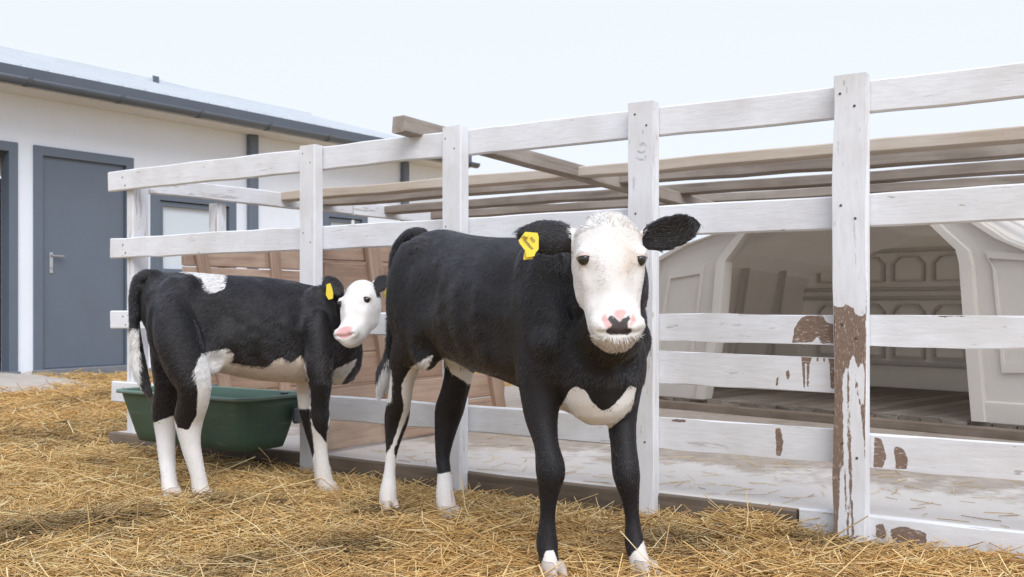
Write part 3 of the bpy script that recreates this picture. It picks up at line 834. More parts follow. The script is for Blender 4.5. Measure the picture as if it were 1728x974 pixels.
mk('rim', rv_, [(i * rm_ + j, i * rm_ + (j + 1) % rm_, ((i + 1) % 6) * rm_ + (j + 1) % rm_, ((i + 1) % 6) * rm_ + j) for i in range(6) for j in range(rm_)], 'rim_highlight_plastic', tr, True)
for x in (-.28, .28):
    box('hook', x - .02, x + .02, .15, .265, .212, .221, 'gutter_metal', tr, .003)
    box('hook', x - .02, x + .02, .255, .263, .12, .219, 'gutter_metal', tr, .003)
box('side_handle', .392, .420, .09, .125, .10, .165, 'gutter_metal', tr, .008)

# ------------------------------------------------------------------ calves
def nrm(v):
    v = np.asarray(v, float); return v / (np.linalg.norm(v) + 1e-12)
class Surf:
    def __init__(s): s.v = []; s.f = []
    def add(s, v, f):
        o = len(s.v); s.v.extend([tuple(q) for q in v]); s.f.extend([tuple(i + o for i in q) for q in f])
    def rings(s, rings):
        m = len(rings[0]); v = [q for r_ in rings for q in r_]
        f = [(i * m + j, i * m + (j + 1) % m, (i + 1) * m + (j + 1) % m, (i + 1) * m + j) for i in range(len(rings) - 1) for j in range(m)]
        f += [tuple(range(m - 1, -1, -1)), tuple(range((len(rings) - 1) * m, len(rings) * m))]
        s.add(v, f)
    def limb(s, pts, rad, side, m=14, flat=None):
        """tapering limb through points; rad = radius, flat = ratio across the side direction"""
        pts = np.asarray(pts, float); n = len(pts)
        # smooth resample
        tt = np.concatenate([[0], np.cumsum(np.linalg.norm(np.diff(pts, axis=0), axis=1))])
        q = np.linspace(0, tt[-1], max(10, n * 4))
        def cr(vals):
            vals = np.asarray(vals, float); out = []
            for t in q:
                i = min(max(np.searchsorted(tt, t) - 1, 0), n - 2)
                u = (t - tt[i]) / (tt[i + 1] - tt[i] + 1e-9)
                h = tt[i + 1] - tt[i]
                m0 = (vals[i + 1] - vals[max(i - 1, 0)]) / (tt[i + 1] - tt[max(i - 1, 0)] + 1e-9) * h
                m1 = (vals[min(i + 2, n - 1)] - vals[i]) / (tt[min(i + 2, n - 1)] - tt[i] + 1e-9) * h
                out.append((2*u**3 - 3*u*u + 1) * vals[i] + (u**3 - 2*u*u + u) * m0 + (-2*u**3 + 3*u*u) * vals[i + 1] + (u**3 - u*u) * m1)
            return np.array(out)
        C = cr(pts); Rr = cr(rad); Fl = cr(flat if flat is not None else np.ones(n))
        rg = []
        T = np.gradient(C, axis=0)
        for i in range(len(C)):
            t = nrm(T[i]); sd = nrm(side - t * (t @ side)); up = np.cross(t, sd)
            ring = lambda c, k_: [c + (sd * math.cos(a) * Fl[i] + up * math.sin(a)) * Rr[i] * k_ for a in np.linspace(0, 2 * math.pi, m, endpoint=False)]
            if i == 0: rg.append(ring(C[i] - t * Rr[i] * .45, .5)); rg.append(ring(C[i] - t * Rr[i] * .25, .8))
            rg.append(ring(C[i], 1))
            if i == len(C) - 1: rg.append(ring(C[i] + t * Rr[i] * .25, .8)); rg.append(ring(C[i] + t * Rr[i] * .45, .5))
        s.rings(rg)
    def ell(s, c, ax, m=16, k=10):
        """ellipsoid: centre and three axis vectors"""
        ax = np.asarray(ax, float); rg = []
        for i in range(1, k):
            th = math.pi * i / k
            rg.append([c + ax[0] * math.sin(th) * math.cos(a) + ax[1] * math.sin(th) * math.sin(a) - ax[2] * math.cos(th) for a in np.linspace(0, 2 * math.pi, m, endpoint=False)])
        s.rings(rg)
    def trunk(s, B0, h, right, rows, m=28):
        rg = []
        for (a, zt, zb, wd) in rows:
            c = np.array([*(B0 + a * h), 0]); zc = (zt + zb) / 2; hh = (zt - zb) / 2; ring = []
            for t in np.linspace(0, 2 * math.pi, m, endpoint=False):
                cs, sn = math.cos(t), math.sin(t)
                x = np.sign(cs) * abs(cs) ** .86 * wd * (1 - .20 * max(sn, 0) ** 2)
                z = np.sign(sn) * abs(sn) ** .92 * hh
                ring.append(c + np.array([right[0] * x, right[1] * x, zc + z - .0]))
            rg.append(ring)
        s.rings(rg)
    def head(s, top, bot, n, k_, rows, m=28):
        top = np.asarray(top); bot = np.asarray(bot); L = np.linalg.norm(bot - top); f = (bot - top) / L
        n = nrm(n - f * (n @ f)); sd = np.cross(n, f)       # calf's left
        rg = []
        for (u, hw, nf, nb) in rows:
            c = top + f * u * L; ring = []; mid = (nf + nb) / 2 * k_; hd = (nf - nb) / 2 * k_
            for t in np.linspace(0, 2 * math.pi, m, endpoint=False):
                cs, sn = math.cos(t), math.sin(t)
                ex = .70 if sn > 0 else .95
                x = np.sign(cs) * abs(cs) ** .80 * hw * k_ * (1 - (.12 * max(-sn, 0)))
                ring.append(c + sd * x + n * (mid + np.sign(sn) * abs(sn) ** ex * hd))
            rg.append(ring)
        s.rings(rg)
        return f, n, sd, L
    def ear(s, base, tip, W, nor, cup, th=.008, ns=12, nc=9):
        base = np.asarray(base); tip = np.asarray(tip); ax = tip - base; L = np.linalg.norm(ax); ax /= L
        nor = nrm(nor - ax * (nor @ ax)); wd = np.cross(nor, ax)
        top, bo = [], []
        for i in range(ns):
            a = i / (ns - 1)
            hw = W * max(.10, (math.sin(math.pi * min(1, (.14 + .86 * a)) ** 0.95)) ** .62) if a < 1 else W * .12
            hw = W * (np.interp(a, [0, .15, .35, .6, .8, .93, 1], [.50, .78, 1, .98, .78, .45, .15]))
            for j in range(nc):
                c = -1 + 2 * j / (nc - 1)
                p_ = base + ax * L * a + wd * hw * c + nor * (cup * (c * c - .5) * (1 - .4 * a))
                e = th * math.sqrt(max(.05, 1 - c ** 4))
                top.append(p_ + nor * e); bo.append(p_ - nor * e)
        v = top + bo; o = ns * nc; f = []
        for i in range(ns - 1):
            for j in range(nc - 1):
                a = i * nc + j
                f += [(a, a + 1, a + nc + 1, a + nc), (o + a, o + a + nc, o + a + nc + 1, o + a + 1)]
        for i in range(ns - 1):
            a = i * nc; b = i * nc + nc - 1
            f += [(a, a + nc, o + a + nc, o + a), (b, o + b, o + b + nc, b + nc)]
        for j in range(nc - 1):
            a = j; b = (ns - 1) * nc + j
            f += [(a, o + a, o + a + 1, a + 1), (b, b + 1, o + b + 1, o + b)]
        s.add(v, f)
    def remesh(s, name, voxel, smooth_it):
        me = bpy.data.meshes.new(name + '_raw'); me.from_pydata(s.v, [], s.f); me.update()
        bm = bmesh.new(); bm.from_mesh(me); bmesh.ops.recalc_face_normals(bm, faces=bm.faces[:]); bm.to_mesh(me); bm.free()
        o = bpy.data.objects.new(name + '_raw', me); col.objects.link(o)
        a = o.modifiers.new('r', 'REMESH'); a.mode = 'VOXEL'; a.voxel_size = voxel; a.adaptivity = 0
        b = o.modifiers.new('s', 'SMOOTH'); b.factor = .5; b.iterations = smooth_it
        dg = bpy.context.evaluated_depsgraph_get()
        out = bpy.data.meshes.new_from_object(o.evaluated_get(dg))
        bpy.data.objects.remove(o); bpy.data.meshes.remove(me)
        out.name = name
        return out

HEAD = [(.00, .028, -.036, -.085), (.05, .052, -.012, -.120), (.14, .076, .004, -.145), (.26, .085, .013, -.160), (.37, .088, .014, -.165), (.48, .082, .010, -.160), (.58, .073, .006, -.150),
        (.68, .066, .004, -.135), (.77, .063, .006, -.120), (.85, .062, .009, -.108), (.91, .053, .004, -.095), (.96, .037, -.012, -.078), (1.0, .016, -.034, -.058)]

def verts_of(me):
    a = np.empty(len(me.vertices) * 3, np.float32); me.vertices.foreach_get('co', a); return a.reshape(-1, 3).astype(float)
def normals_of(me):
    a = np.empty(len(me.vertices) * 3, np.float32); me.vertices.foreach_get('normal', a); return a.reshape(-1, 3).astype(float)

def finish(calf, me, root, fields, hair_fn, n_hair, seed, dents, black=(.0095, .0098, .0125), white=(.70, .70, .70)):
    """calf mesh in world metres -> part of its root, with coat fields and short hair"""
    v = verts_of(me)
    nn = normals_of(me)
    for (c, rad, dep) in dents:                      # nostrils, eye hollows, mouth
        if rad > .03:                                # snap a body form to the nearest skin
            c = v[np.argmin(((v - c) ** 2).sum(1))]
        d = np.linalg.norm(v - c, axis=1); wgt = np.clip(1 - (d / rad) ** 2, 0, 1) ** 2
        v -= nn * (wgt * dep)[:, None]
    me.vertices.foreach_set('co', v.astype(np.float32).ravel()); me.update()
    nn = normals_of(me)
    px = to_px(v)
    f = fields(v, px, nn)
    for k_, a in f.items(): fattr(me, k_, a)
    rl = np.array(root.location)
    me.vertices.foreach_set('co', (v - rl).astype(np.float32).ravel())
    me.polygons.foreach_set('use_smooth', [True] * len(me.polygons))
    me.materials.append(MATS['calf_coat']); me.update()
    body = link(bpy.data.objects.new('body', me), root)
    # hair
    rs = np.random.RandomState(seed)
    me.calc_loop_triangles()
    tri = np.empty(len(me.loop_triangles) * 3, np.int32); me.loop_triangles.foreach_get('vertices', tri); tri = tri.reshape(-1, 3)
    e1 = v[tri[:, 1]] - v[tri[:, 0]]; e2 = v[tri[:, 2]] - v[tri[:, 0]]
    ar = np.linalg.norm(np.cross(e1, e2), axis=1)
    pk = rs.choice(len(tri), n_hair, p=ar / ar.sum())
    b = rs.rand(n_hair, 2); b[b.sum(1) > 1] = 1 - b[b.sum(1) > 1]
    w3 = np.stack([1 - b.sum(1), b[:, 0], b[:, 1]], 1)[:, :, None]
    root_p = (v[tri[pk]] * w3).sum(1); nor = (nn[tri[pk]] * w3).sum(1); nor /= np.linalg.norm(nor, axis=1)[:, None] + 1e-9
    fw = {k_: (a[tri[pk]] * w3[:, :, 0]).sum(1) for k_, a in f.items()}
    flow, ln, lift, ok = hair_fn(root_p, nor, to_px(root_p))
    ok &= (fw.get('pink', np.zeros(n_hair)) < .4) & (fw.get('dark', np.zeros(n_hair)) < .4)
    root_p, nor, flow, ln, lift = root_p[ok], nor[ok], flow[ok], ln[ok], lift[ok]
    fw = {k_: a[ok] for k_, a in fw.items()}; n = len(root_p)
    cl = np.stack([vnoise(root_p * 22, 31 + i) - .5 for i in range(3)], -1) * .9 + rs.normal(0, .16, (n, 3))
    fl = flow + cl; fl -= nor * (fl * nor).sum(1)[:, None]; fl /= np.linalg.norm(fl, axis=1)[:, None] + 1e-9
    ln = ln * rs.uniform(.6, 1.25, n)
    K = 4; pos = np.empty((n, K, 3))
    for i in range(K):
        u = i / (K - 1); ang_ = lift * (1 - .6 * u)
        if i == 0: pos[:, 0] = root_p - nor * .001
        else: pos[:, i] = pos[:, i - 1] + (fl * np.cos(ang_)[:, None] + nor * np.sin(ang_)[:, None]) * (ln / (K - 1))[:, None]
    is_w = (fw['white'] + (vnoise(root_p * 90, 41) - .5) * .5 + rs.normal(0, .05, n)) > .5
    hc = np.where(is_w[:, None], np.array(white), np.array(black)) * rs.uniform(.72, 1.15, (n, 1)) * np.where(is_w, 1.0, .55 + 1.0 * vnoise(root_p * np.array([34, 34, 9]), 51) * vnoise(root_p * 5, 52) * 1.9)[:, None]
    brn = fw.get('brown', np.zeros(n))[:, None] * (~is_w)[:, None]
    hc = hc * (1 - brn) + np.array([.026, .0165, .0135]) * brn
    tn = fw.get('tan', np.zeros(n))[:, None] * is_w[:, None]
    hc = hc * (1 - tn) + np.array([.52, .40, .29]) * tn
    hcv = bpy.data.hair_curves.new('coat_hair'); hcv.add_curves([K] * n)
    hcv.position_data.foreach_set('vector', (pos - rl).astype(np.float32).ravel())
    ra = hcv.attributes.new('radius', 'FLOAT', 'POINT')
    ra.data.foreach_set('value', np.tile(np.array([.00065, .0006, .00045, .0001], np.float32), n))
    ca = hcv.attributes.new('hcol', 'FLOAT_COLOR', 'CURVE')
    ca.data.foreach_set('color', np.concatenate([hc, np.ones((n, 1))], 1).astype(np.float32).ravel())
    hcv.materials.append(MATS['calf_hair'])
    link(bpy.data.objects.new('coat_hair', hcv), body)
    return body

def hoof(root, c, fwd, r_):
    """cloven hoof: two claws side by side, sole on the ground"""
    fwd = nrm(np.array([fwd[0], fwd[1], 0])); sd = np.array([-fwd[1], fwd[0], 0]); S = Surf()
    for sgn in (-1, 1):
        rg = []
        for (z, k_, sh_) in ((-.012, .95, .012), (.0, 1.0, .012), (.03, .88, .004), (.052, .76, -.004)):
            o = np.array([c[0], c[1], z]) + sd * sgn * r_ * .50 + fwd * (sh_ + .004)
            rg.append([o + (sd * math.cos(a) * .47 + fwd * math.sin(a) * (1.12 if math.sin(a) > 0 else .8)) * r_ * k_ for a in np.linspace(0, 2 * math.pi, 14, endpoint=False)])
        S.rings(rg)
    rl = np.array(root.location)
    return mk('hoof', np.array(S.v) - rl, S.f, 'hoof_horn', root, True)
def eye(root, c, out, r_, up):
    rl = np.array(root.location); S = Surf(); S.ell(np.array(c) - rl, np.eye(3) * r_, 20, 14)
    e = mk('eye', S.v, S.f, 'eye_gloss', root, True)
    out = nrm(out); u_ = nrm(up - out * (up @ out)); sd = np.cross(u_, out); lid = []
    nA, nB = 15, 6
    for i in range(nA):
        a = math.pi * (i / (nA - 1) - .5) * 1.02
        for j in range(nB):
            b = R(36 + 50 * j / (nB - 1)) + .28 * (1 - math.cos(a)) * .2
            d = out * math.cos(b) * math.cos(a) + sd * math.sin(a) + u_ * math.sin(b) * math.cos(a)
            lid.append(np.array(c) - rl + nrm(d) * (r_ + .0016))
    ff = [(i * nB + j, i * nB + j + 1, (i + 1) * nB + j + 1, (i + 1) * nB + j) for i in range(nA - 1) for j in range(nB - 1)]
    ld = mk('eyelid', lid, ff, 'lid_skin', e, True)
    m_ = ld.modifiers.new('thick', 'SOLIDIFY'); m_.thickness = .0016
    return e
def tagpiece(root, outline, c, xd, yd, th, holes=None):
    """flat ear tag: outline in (x, y) metres on two direction vectors"""
    xd = nrm(xd); yd = nrm(yd - xd * (xd @ yd)); zd = np.cross(xd, yd); rl = np.array(root.location)
    v = [c + xd * a + yd * b + zd * s_ * th / 2 - rl for s_ in (1, -1) for a, b in outline]; n = len(outline)
    f = [tuple(range(n)), tuple(range(2 * n - 1, n - 1, -1))] + [(i, n + i, n + (i + 1) % n, (i + 1) % n) for i in range(n)]
    return mk('ear_tag', v, f, 'tag_yellow', root)
def text_mesh(body, size, parent, origin, xd, yd, mat):
    cu = bpy.data.curves.new('t', 'FONT'); cu.body = body; cu.size = size; cu.offset = size * .012; cu.align_x = 'CENTER'; cu.align_y = 'CENTER'
    o = bpy.data.objects.new('t', cu); col.objects.link(o)
    me = bpy.data.meshes.new_from_object(o.evaluated_get(bpy.context.evaluated_depsgraph_get())); bpy.data.objects.remove(o)
    xd = nrm(xd); yd = nrm(yd - xd * (xd @ yd))
    for v in me.vertices: v.co = Vector(origin + xd * v.co.x + yd * v.co.y)
    me.materials.append(MATS[mat]); me.name = 'tag_print'
    return link(bpy.data.objects.new('tag_print', me), parent)

def soften(me, wfun, it):
    v = verts_of(me); e = np.empty(len(me.edges) * 2, np.int32); me.edges.foreach_get('vertices', e); e = e.reshape(-1, 2)
    n = len(v); cnt = np.bincount(e.ravel(), minlength=n).astype(float); w_ = wfun(v)[:, None] * .6
    for _ in range(it):
        a = np.stack([np.bincount(e[:, 0], v[e[:, 1], k_], n) + np.bincount(e[:, 1], v[e[:, 0], k_], n) for k_ in range(3)], 1) / cnt[:, None]
        v += (a - v) * w_
    me.vertices.foreach_set('co', v.astype(np.float32).ravel()); me.update()
def eye_spots(me, top, f, n, sd, L, k_, nn0):
    v = verts_of(me) - top; nm = normals_of(me)
    u = (v @ f) / L; c = (v @ n) / k_; s_ = (v @ sd) / k_
    out, nor = [], []
    for sg in (-1, 1):
        m = (np.abs(u - .395) < .03) & (np.abs(c - nn0) < .006) & (s_ * sg > .055) & (s_ * sg < .095) & ((nm @ sd) * sg > .3)
        out.append(v[m].mean(0) + top); nor.append(nrm(nm[m].mean(0)))
    return out, nor
def face_forms(h_, k_):
    o = []
    for sg in (1, -1):
        for (s_, u, n__, rad, dep) in ((.060, .50, .004, .036, .006), (.052, .64, .004, .045, .009), (.060, .24, .006, .040, .005), (.030, .70, .010, .030, -.003), (.050, .83, -.01, .032, -.004)):
            o.append((h_(sg * s_, u, n__), rad * k_, dep * k_))
    o.append((h_(0, .33, .014), .05 * k_, .004 * k_)); o.append((h_(0, .12, .0), .06 * k_, -.005 * k_))
    return o
def forms(Q, k_):
    """hollows and bony points of the trunk: flank, behind and before the shoulder, ribs, hooks, pins, chest groove"""
    o = []
    kz = lambda z: (z if k_ == 1.0 else .03 + z * .845)
    for sg in (1, -1):
        for (a, r_, z, rad, dep) in ((.31, .17, .74, .12, .026), (.68, .17, .62, .11, .018), (.69, .16, .74, .10, .014), (.95, .14, .76, .10, .020), (.17, .12, .905, .055, -.016), (-.005, .085, .85, .045, -.012),
                                     (.80, .12, .80, .07, -.012), (.905, .15, .60, .06, -.016), (.26, .15, .56, .06, .018), (.06, .15, .60, .09, .014)):
            o.append((Q(a * k_, sg * r_ * (k_ if k_ == 1 else .86), kz(z)), rad * k_, dep * k_))
        for i in range(5):
            a = .37 + i * .06
            for z in (.56, .62, .68, .74): o.append((Q((a + .03 * (z - .6)) * k_, sg * .19 * (k_ if k_ == 1 else .86), kz(z)), .042 * k_, (.0055 if i % 2 else -.004) * k_))
    for z in (.48, .54, .60, .66): o.append((Q(1.0 * k_, 0, kz(z)), .055 * k_, .012 * k_))
    return o
def field_max(px, polys, soft, n):
    r_ = np.full(n, -1e3)
    for p_ in polys: r_ = np.maximum(r_, sdf_poly(px, p_))
    return np.clip(.5 + r_ / soft, 0, 1)

# ---- the large calf, facing the camera
B1 = np.array([-.29, 3.47]); h1 = nrm([.56, -.828]); r1 = np.array([h1[1], -h1[0]])
def Q1(a, r_, z): q = B1 + a * h1 + r_ * r1; return np.array([q[0], q[1], z])
S = Surf(); h3 = np.array([*h1, 0]); r3 = np.array([*r1, 0]); up3 = np.array([0, 0, 1.0])
S.trunk(B1, h1, r1, [(-.045, .86, .72, .045), (-.02, .915, .65, .085), (.04, .94, .58, .135), (.13, .942, .535, .165), (.26, .918, .515, .172), (.40, .902, .492, .184), (.55, .892, .474, .186),
                     (.68, .886, .45, .176), (.80, .87, .415, .165), (.88, .83, .40, .145), (.95, .77, .40, .12), (1.0, .70, .44, .08)])
for sg in (1, -1):
    S.ell(Q1(.84, sg * .120, .66), [h3 * .115, r3 * .066, up3 * .22])            # shoulder
    S.ell(Q1(.11, sg * .105, .70), [h3 * .135, r3 * .072, up3 * .215])           # thigh
    S.ell(Q1(.21, sg * .115, .62), [h3 * .085, r3 * .055, up3 * .13])             # stifle
S.ell(Q1(.93, 0, .545), [h3 * .10, r3 * .135, up3 * .165])                       # brisket
# neck
S.limb([Q1(.72, 0, .68), Q1(.84, .01, .715), P(1020, 490, 2.67), P(1028, 440, 2.56)], [.12, .150, .130, .10], r3, 18, [.80, .85, .84, .86])
S.limb([Q1(.90, 0, .60), P(1030, 560, 2.60), P(1035, 520, 2.52)], [.115, .085, .065], r3, 14)
t1_, b1_ = P(1029, 347, 2.452), P(1046, 582, 2.352)
f_, n_1, s_1, L1 = S.head(t1_, b1_, np.array([.10, -1, .22]), 1.0, HEAD)
hd = lambda s_, u, n__: t1_ + f_ * u * L1 + s_1 * s_ + n_1 * n__
for sg in (1, -1):
    S.ell(hd(sg * .070, .345, -.015), [s_1 * .016, f_ * .026, n_1 * .022], 10, 8)     # brow
    S.ell(hd(sg * .036, .86, -.012), [s_1 * .027, f_ * .030, n_1 * .026], 10, 8)      # nostril wing
    S.ell(hd(sg * .056, .46, -.09), [s_1 * .026, f_ * .075, n_1 * .055], 10, 8)       # cheek
# ears
S.ear(P(975, 404, 2.50), P(872, 394, 2.535), .049, np.array([.15, -1, .30]), -.016)
S.ear(P(1080, 406, 2.50), P(1183, 377, 2.52), .046, np.array([.05, -1, -.35]), .016)
legs1 = {
 'rf': ([(905, 540, 2.74), (908, 600, 2.72), (912, 655, 2.71), (914, 705, 2.69), (922, 750, 2.66), (929, 795, 2.645), (926, 835, 2.65), (924, 870, 2.655), (923, 918, 2.655), (927, 945, 2.635), (930, 966, 2.615)],
        [.045, .064, .060, .046, .034, .0405, .027, .0215, .030, .026, .032]),
 'lf': ([(1050, 540, 2.84), (1052, 600, 2.81), (1050, 650, 2.79), (1049, 700, 2.75), (1052, 750, 2.71), (1057, 800, 2.68), (1064, 845, 2.68), (1067, 875, 2.68), (1071, 918, 2.67), (1078, 944, 2.65), (1086, 966, 2.62)],
        [.045, .064, .058, .044, .036, .0375, .0245, .0205, .0275, .026, .032]),
 'rh': ([(715, 470, 3.36), (704, 525, 3.345), (694, 565, 3.35), (686, 605, 3.37), (679, 640, 3.40), (674, 675, 3.43), (669, 708, 3.475), (664, 741, 3.475), (660, 770, 3.47), (657, 804, 3.465), (655, 832, 3.455), (655, 852, 3.44)],
        [.055, .084, .074, .058, .044, .042, .0435, .029, .020, .0225, .031, .030]),
 'lh': ([(785, 470, 3.44), (783, 525, 3.41), (780, 575, 3.39), (775, 625, 3.38), (767, 662, 3.40), (758, 693, 3.43), (752, 726, 3.43), (747, 770, 3.42), (750, 800, 3.40), (751, 839, 3.37), (757, 866, 3.34)],
        [.055, .084, .072, .052, .048, .0505, .039, .026, .025, .032, .032])}
hv1 = {}
for k_, (pts, rd) in legs1.items():
    pw = [P(*q) for q in pts]
    S.limb(pw, rd, r3, 14, np.linspace(.95, .95, len(pw)))
    hv1[k_] = pw[-1]
# tail
tl1 = [P(716, 396, 3.49), P(690, 398, 3.53), P(668, 425, 3.545), P(662, 480, 3.545), P(659, 540, 3.545), P(655, 600, 3.55)]
S.limb(tl1, [.030, .027, .022, .019, .017, .016], r3, 10)
S.limb([P(655, 598, 3.55), P(650, 630, 3.55), P(640, 668, 3.55)], [.017, .030, .010], r3, 10)
me1 = S.remesh('calf_body', .0058, 12)
soften(me1, lambda v: np.clip((v[:, 2] - .42) / .12, 0, 1) * np.clip((np.linalg.norm(v - hd(0, .42, -.06), axis=1) - .20) / .06, 0, 1) * (1 - (np.abs((v - t1_) @ s_1) > .08) * (((v - t1_) @ f_) < .12) * (((v - t1_) @ n_1) > -.20)), 26)
calf1 = empty('calf', (float(B1[0] + .45 * h1[0]), float(B1[1] + .45 * h1[1]), 0), 0,
              'large black calf with white face and dark patched pink nose, turned to face forward', 'calf')
W1 = {
 'face': [(955, 420), (962, 392), (968, 372), (985, 345), (1030, 335), (1078, 345), (1095, 378), (1104, 440), (1102, 500), (1100, 560), (1085, 600), (1045, 605), (1000, 590), (980, 545), (968, 500), (956, 455)],
 'body': [[(944, 690), (962, 657), (974, 652), (988, 660), (1000, 680), (1018, 694), (1036, 684), (1050, 668), (1062, 650), (1074, 655), (1066, 690), (1036, 718), (1012, 735), (980, 728), (950, 712)],
          [(1052, 948), (1072, 930), (1091, 908), (1104, 940), (1130, 1010), (1050, 1010)], [(900, 1010), (913, 955), (921, 930), (934, 928), (946, 960), (965, 1010)],
          [(625, 900), (636, 805), (650, 768), (662, 752), (668, 775), (676, 800), (695, 900)],
          [(703, 612), (730, 600), (722, 626), (704, 660), (692, 692), (674, 735), (664, 762), (655, 766), (670, 728), (681, 690), (677, 650), (688, 628)],
          [(720, 798), (745, 800), (775, 792), (800, 910), (720, 910)],
          [(655, 606), (644, 625), (620, 676), (660, 680), (662, 640)],
          [(748, 604), (765, 608), (805, 634), (812, 648), (790, 648), (762, 630)]],
 'pink': [[(1014, 536), (1018, 528), (1024, 529), (1027, 540), (1033, 547), (1031, 555), (1019, 552)], [(1033, 528), (1040, 522), (1050, 521), (1059, 526), (1053, 537), (1046, 541), (1038, 536)], [(1065, 530), (1072, 529), (1074, 542), (1066, 553), (1060, 549), (1064, 540)]],
 'dark': [[(1024, 540), (1028, 532), (1034, 533), (1046, 542), (1062, 530), (1065, 536), (1059, 545), (1060, 553), (1067, 552), (1066, 561), (1058, 565), (1030, 565), (1023, 562), (1024, 554), (1033, 552), (1033, 547)]],
 'tan': [[(1056, 415), (1072, 420), (1076, 440), (1066, 455), (1060, 466), (1048, 462), (1054, 440)]]}
def fields1(v, px, nn):
    n = len(v)
    # the face ends behind the cheeks
    back = ((v - t1_) @ n_1); side_ = np.abs((v - t1_) @ s_1)
    face = np.minimum(field_max(px, [W1['face']], 16, n), np.clip(.5 + (back + .115) / .02, 0, 1))
    uu_ = ((v - t1_) @ f_) / L1
    face = np.minimum(face, np.clip(.5 + (np.where(uu_ < .32, .086, .10) - side_) / .008, 0, 1))
    wht = np.maximum(face, field_max(px, W1['body'], 12, n))
    front = (back > -.06)
    for e_ in ([(860, 350), (955, 370), (964, 395), (964, 430), (950, 450), (860, 450)], [(1095, 398), (1100, 365), (1195, 345), (1195, 432), (1098, 432)]):
        wht = np.minimum(wht, np.clip(.5 - sdf_poly(px, e_) / 5, 0, 1))
    pk = field_max(px, W1['pink'], 11, n) * front * .9; dk_ = field_max(px, W1['dark'], 12, n) * front
    for q in eyes1: dk_ = np.maximum(dk_, np.clip(.5 + (.0115 - np.linalg.norm(v - q, axis=1)) / .004, 0, 1))
    tan = field_max(px, W1['tan'], 26, n) * front * .75
    for q in eyes1: tan = np.maximum(tan, .42 * np.clip(1.6 - np.linalg.norm(v - q - f_ * .004, axis=1) / .017, 0, 1))
    tan = np.maximum(tan, .22 * np.clip((vnoise(v * 16, 61) - .45) * 3, 0, 1) * (face > .5))
    low = np.clip((.12 - v[:, 2]) / .08, 0, 1) * .4 * (.4 + vnoise(v * 40, 62))
    tan = np.maximum(tan, low)
    tan = np.maximum(tan, np.clip((px[:, 1] - 566) / 12, 0, 1) * front * (px[:, 1] < 600) * .45)
    brown = np.clip((.58 - v[:, 2]) / .25, 0, 1) * .5
    return {'white': wht, 'pink': pk, 'dark': dk_, 'tan': tan, 'brown': brown}
def hair1(p_, nor, px):
    n = len(p_)
    flow = np.tile(-h3 * .8 + np.array([0, 0, -.75]), (n, 1))
    dist_h = np.linalg.norm(p_ - hd(0, .5, -.07), axis=1); hm = dist_h < .20
    leg = p_[:, 2] < .50
    flow[leg] = np.array([0, 0, -1.0]) - h3 * .1
    uu = ((p_ - t1_) @ f_) / L1; fhead = hm & (((p_ - t1_) @ n_1) > -.14)
    sp = ((p_ - t1_) @ s_1)
    flow[fhead] = (f_[None] * np.where(uu[fhead] > .30, .55, -.6)[:, None] + s_1[None] * (sp[fhead] * 12)[:, None])
    ln = np.full(n, .019); ln[leg] = .0095; ln[fhead] = .009
    top = fhead & (uu < .18); ln[top] = .013
    chin = fhead & (uu > .92); ln[chin] = .016
    earm = (np.abs(sp) > .10) & (uu < .5) & (uu > -.1) & (dist_h < .25)
    flow[earm] = (s_1[None] * np.sign(sp[earm])[:, None]); ln[earm] = .011
    tip = (px[:, 0] < 662) & (px[:, 1] > 600) & (px[:, 1] < 690) & (p_[:, 1] > 3.5); ln[tip] = .03; flow[tip] = np.array([-.15, 0, -1])
    lift = np.full(n, .22); lift[leg] = .18; lift[fhead] = .24; lift[chin] = .7; lift[top] = .45
    ok = np.ones(n, bool)
    for q in eyes1: ok &= np.linalg.norm(p_ - q, axis=1) > .012
    return flow, ln, lift, ok
eyes1, eyen1 = eye_spots(me1, t1_, f_, n_1, s_1, L1, 1.0, -.006)
nost1 = [hd(-.034, .835, .020), hd(.034, .835, .020)]
mouth1 = [(hd(x_, .935 - .03 * abs(x_) / .05, .0), .011, .010) for x_ in np.linspace(-.045, .045, 9)]
body1 = finish('large', me1, calf1, fields1, hair1, 150000, 5, [(q + f_ * .012, .016, .003) for q in eyes1] + forms(Q1, 1.0) + face_forms(hd, 1.0) + [(q, .016, .019) for q in nost1] + mouth1)
for q, e_ in zip(eyes1, eyen1): eye(calf1, q - e_ * .0112, e_, .0165, -f_)
fw1 = {'rf': h1, 'lf': h1, 'rh': h1, 'lh': h1}
for k_, q in hv1.items(): hoof(calf1, q + h3 * .004, h1, .031)
# ear tag with its handwritten name and number
tc_ = P(891, 413, 2.475); px2m = 2.475 / FPX
ol = [((a - 891) * px2m, (413 - b) * px2m) for a, b in [(875, 406), (878, 402), (886, 391), (907, 393), (909, 400), (909, 421), (904, 427), (902, 433), (889, 435), (886, 423), (877, 411)]][::-1]
xd_, yd_ = np.array([1, -.1, 0.0]), np.array([0, .15, 1.0])
tg = tagpiece(calf1, ol, tc_, xd_, yd_, .0025)
tagpiece(tg if False else calf1, [(-.011, -.006), (.012, -.004), (.010, .012), (-.009, .014)], tc_ + np.array([.000, .006, -.030]), xd_, yd_, .0025)
zd_ = nrm(np.cross(nrm(xd_), yd_)); off = zd_ * (.0034 if zd_[1] < 0 else -.0034); rl1 = np.array(calf1.location)
dx_ = np.array([.64, -.05, -.77]); dy_ = np.array([.77, 0, .64])
text_mesh('Ромашка', .0105, tg, tc_ + off + np.array([.001, 0, .001]) - rl1, dx_, dy_, 'tag_ink')
text_mesh('832', .0095, tg, tc_ + off + np.array([.011, 0, .011]) - rl1, dx_, dy_, 'tag_ink')
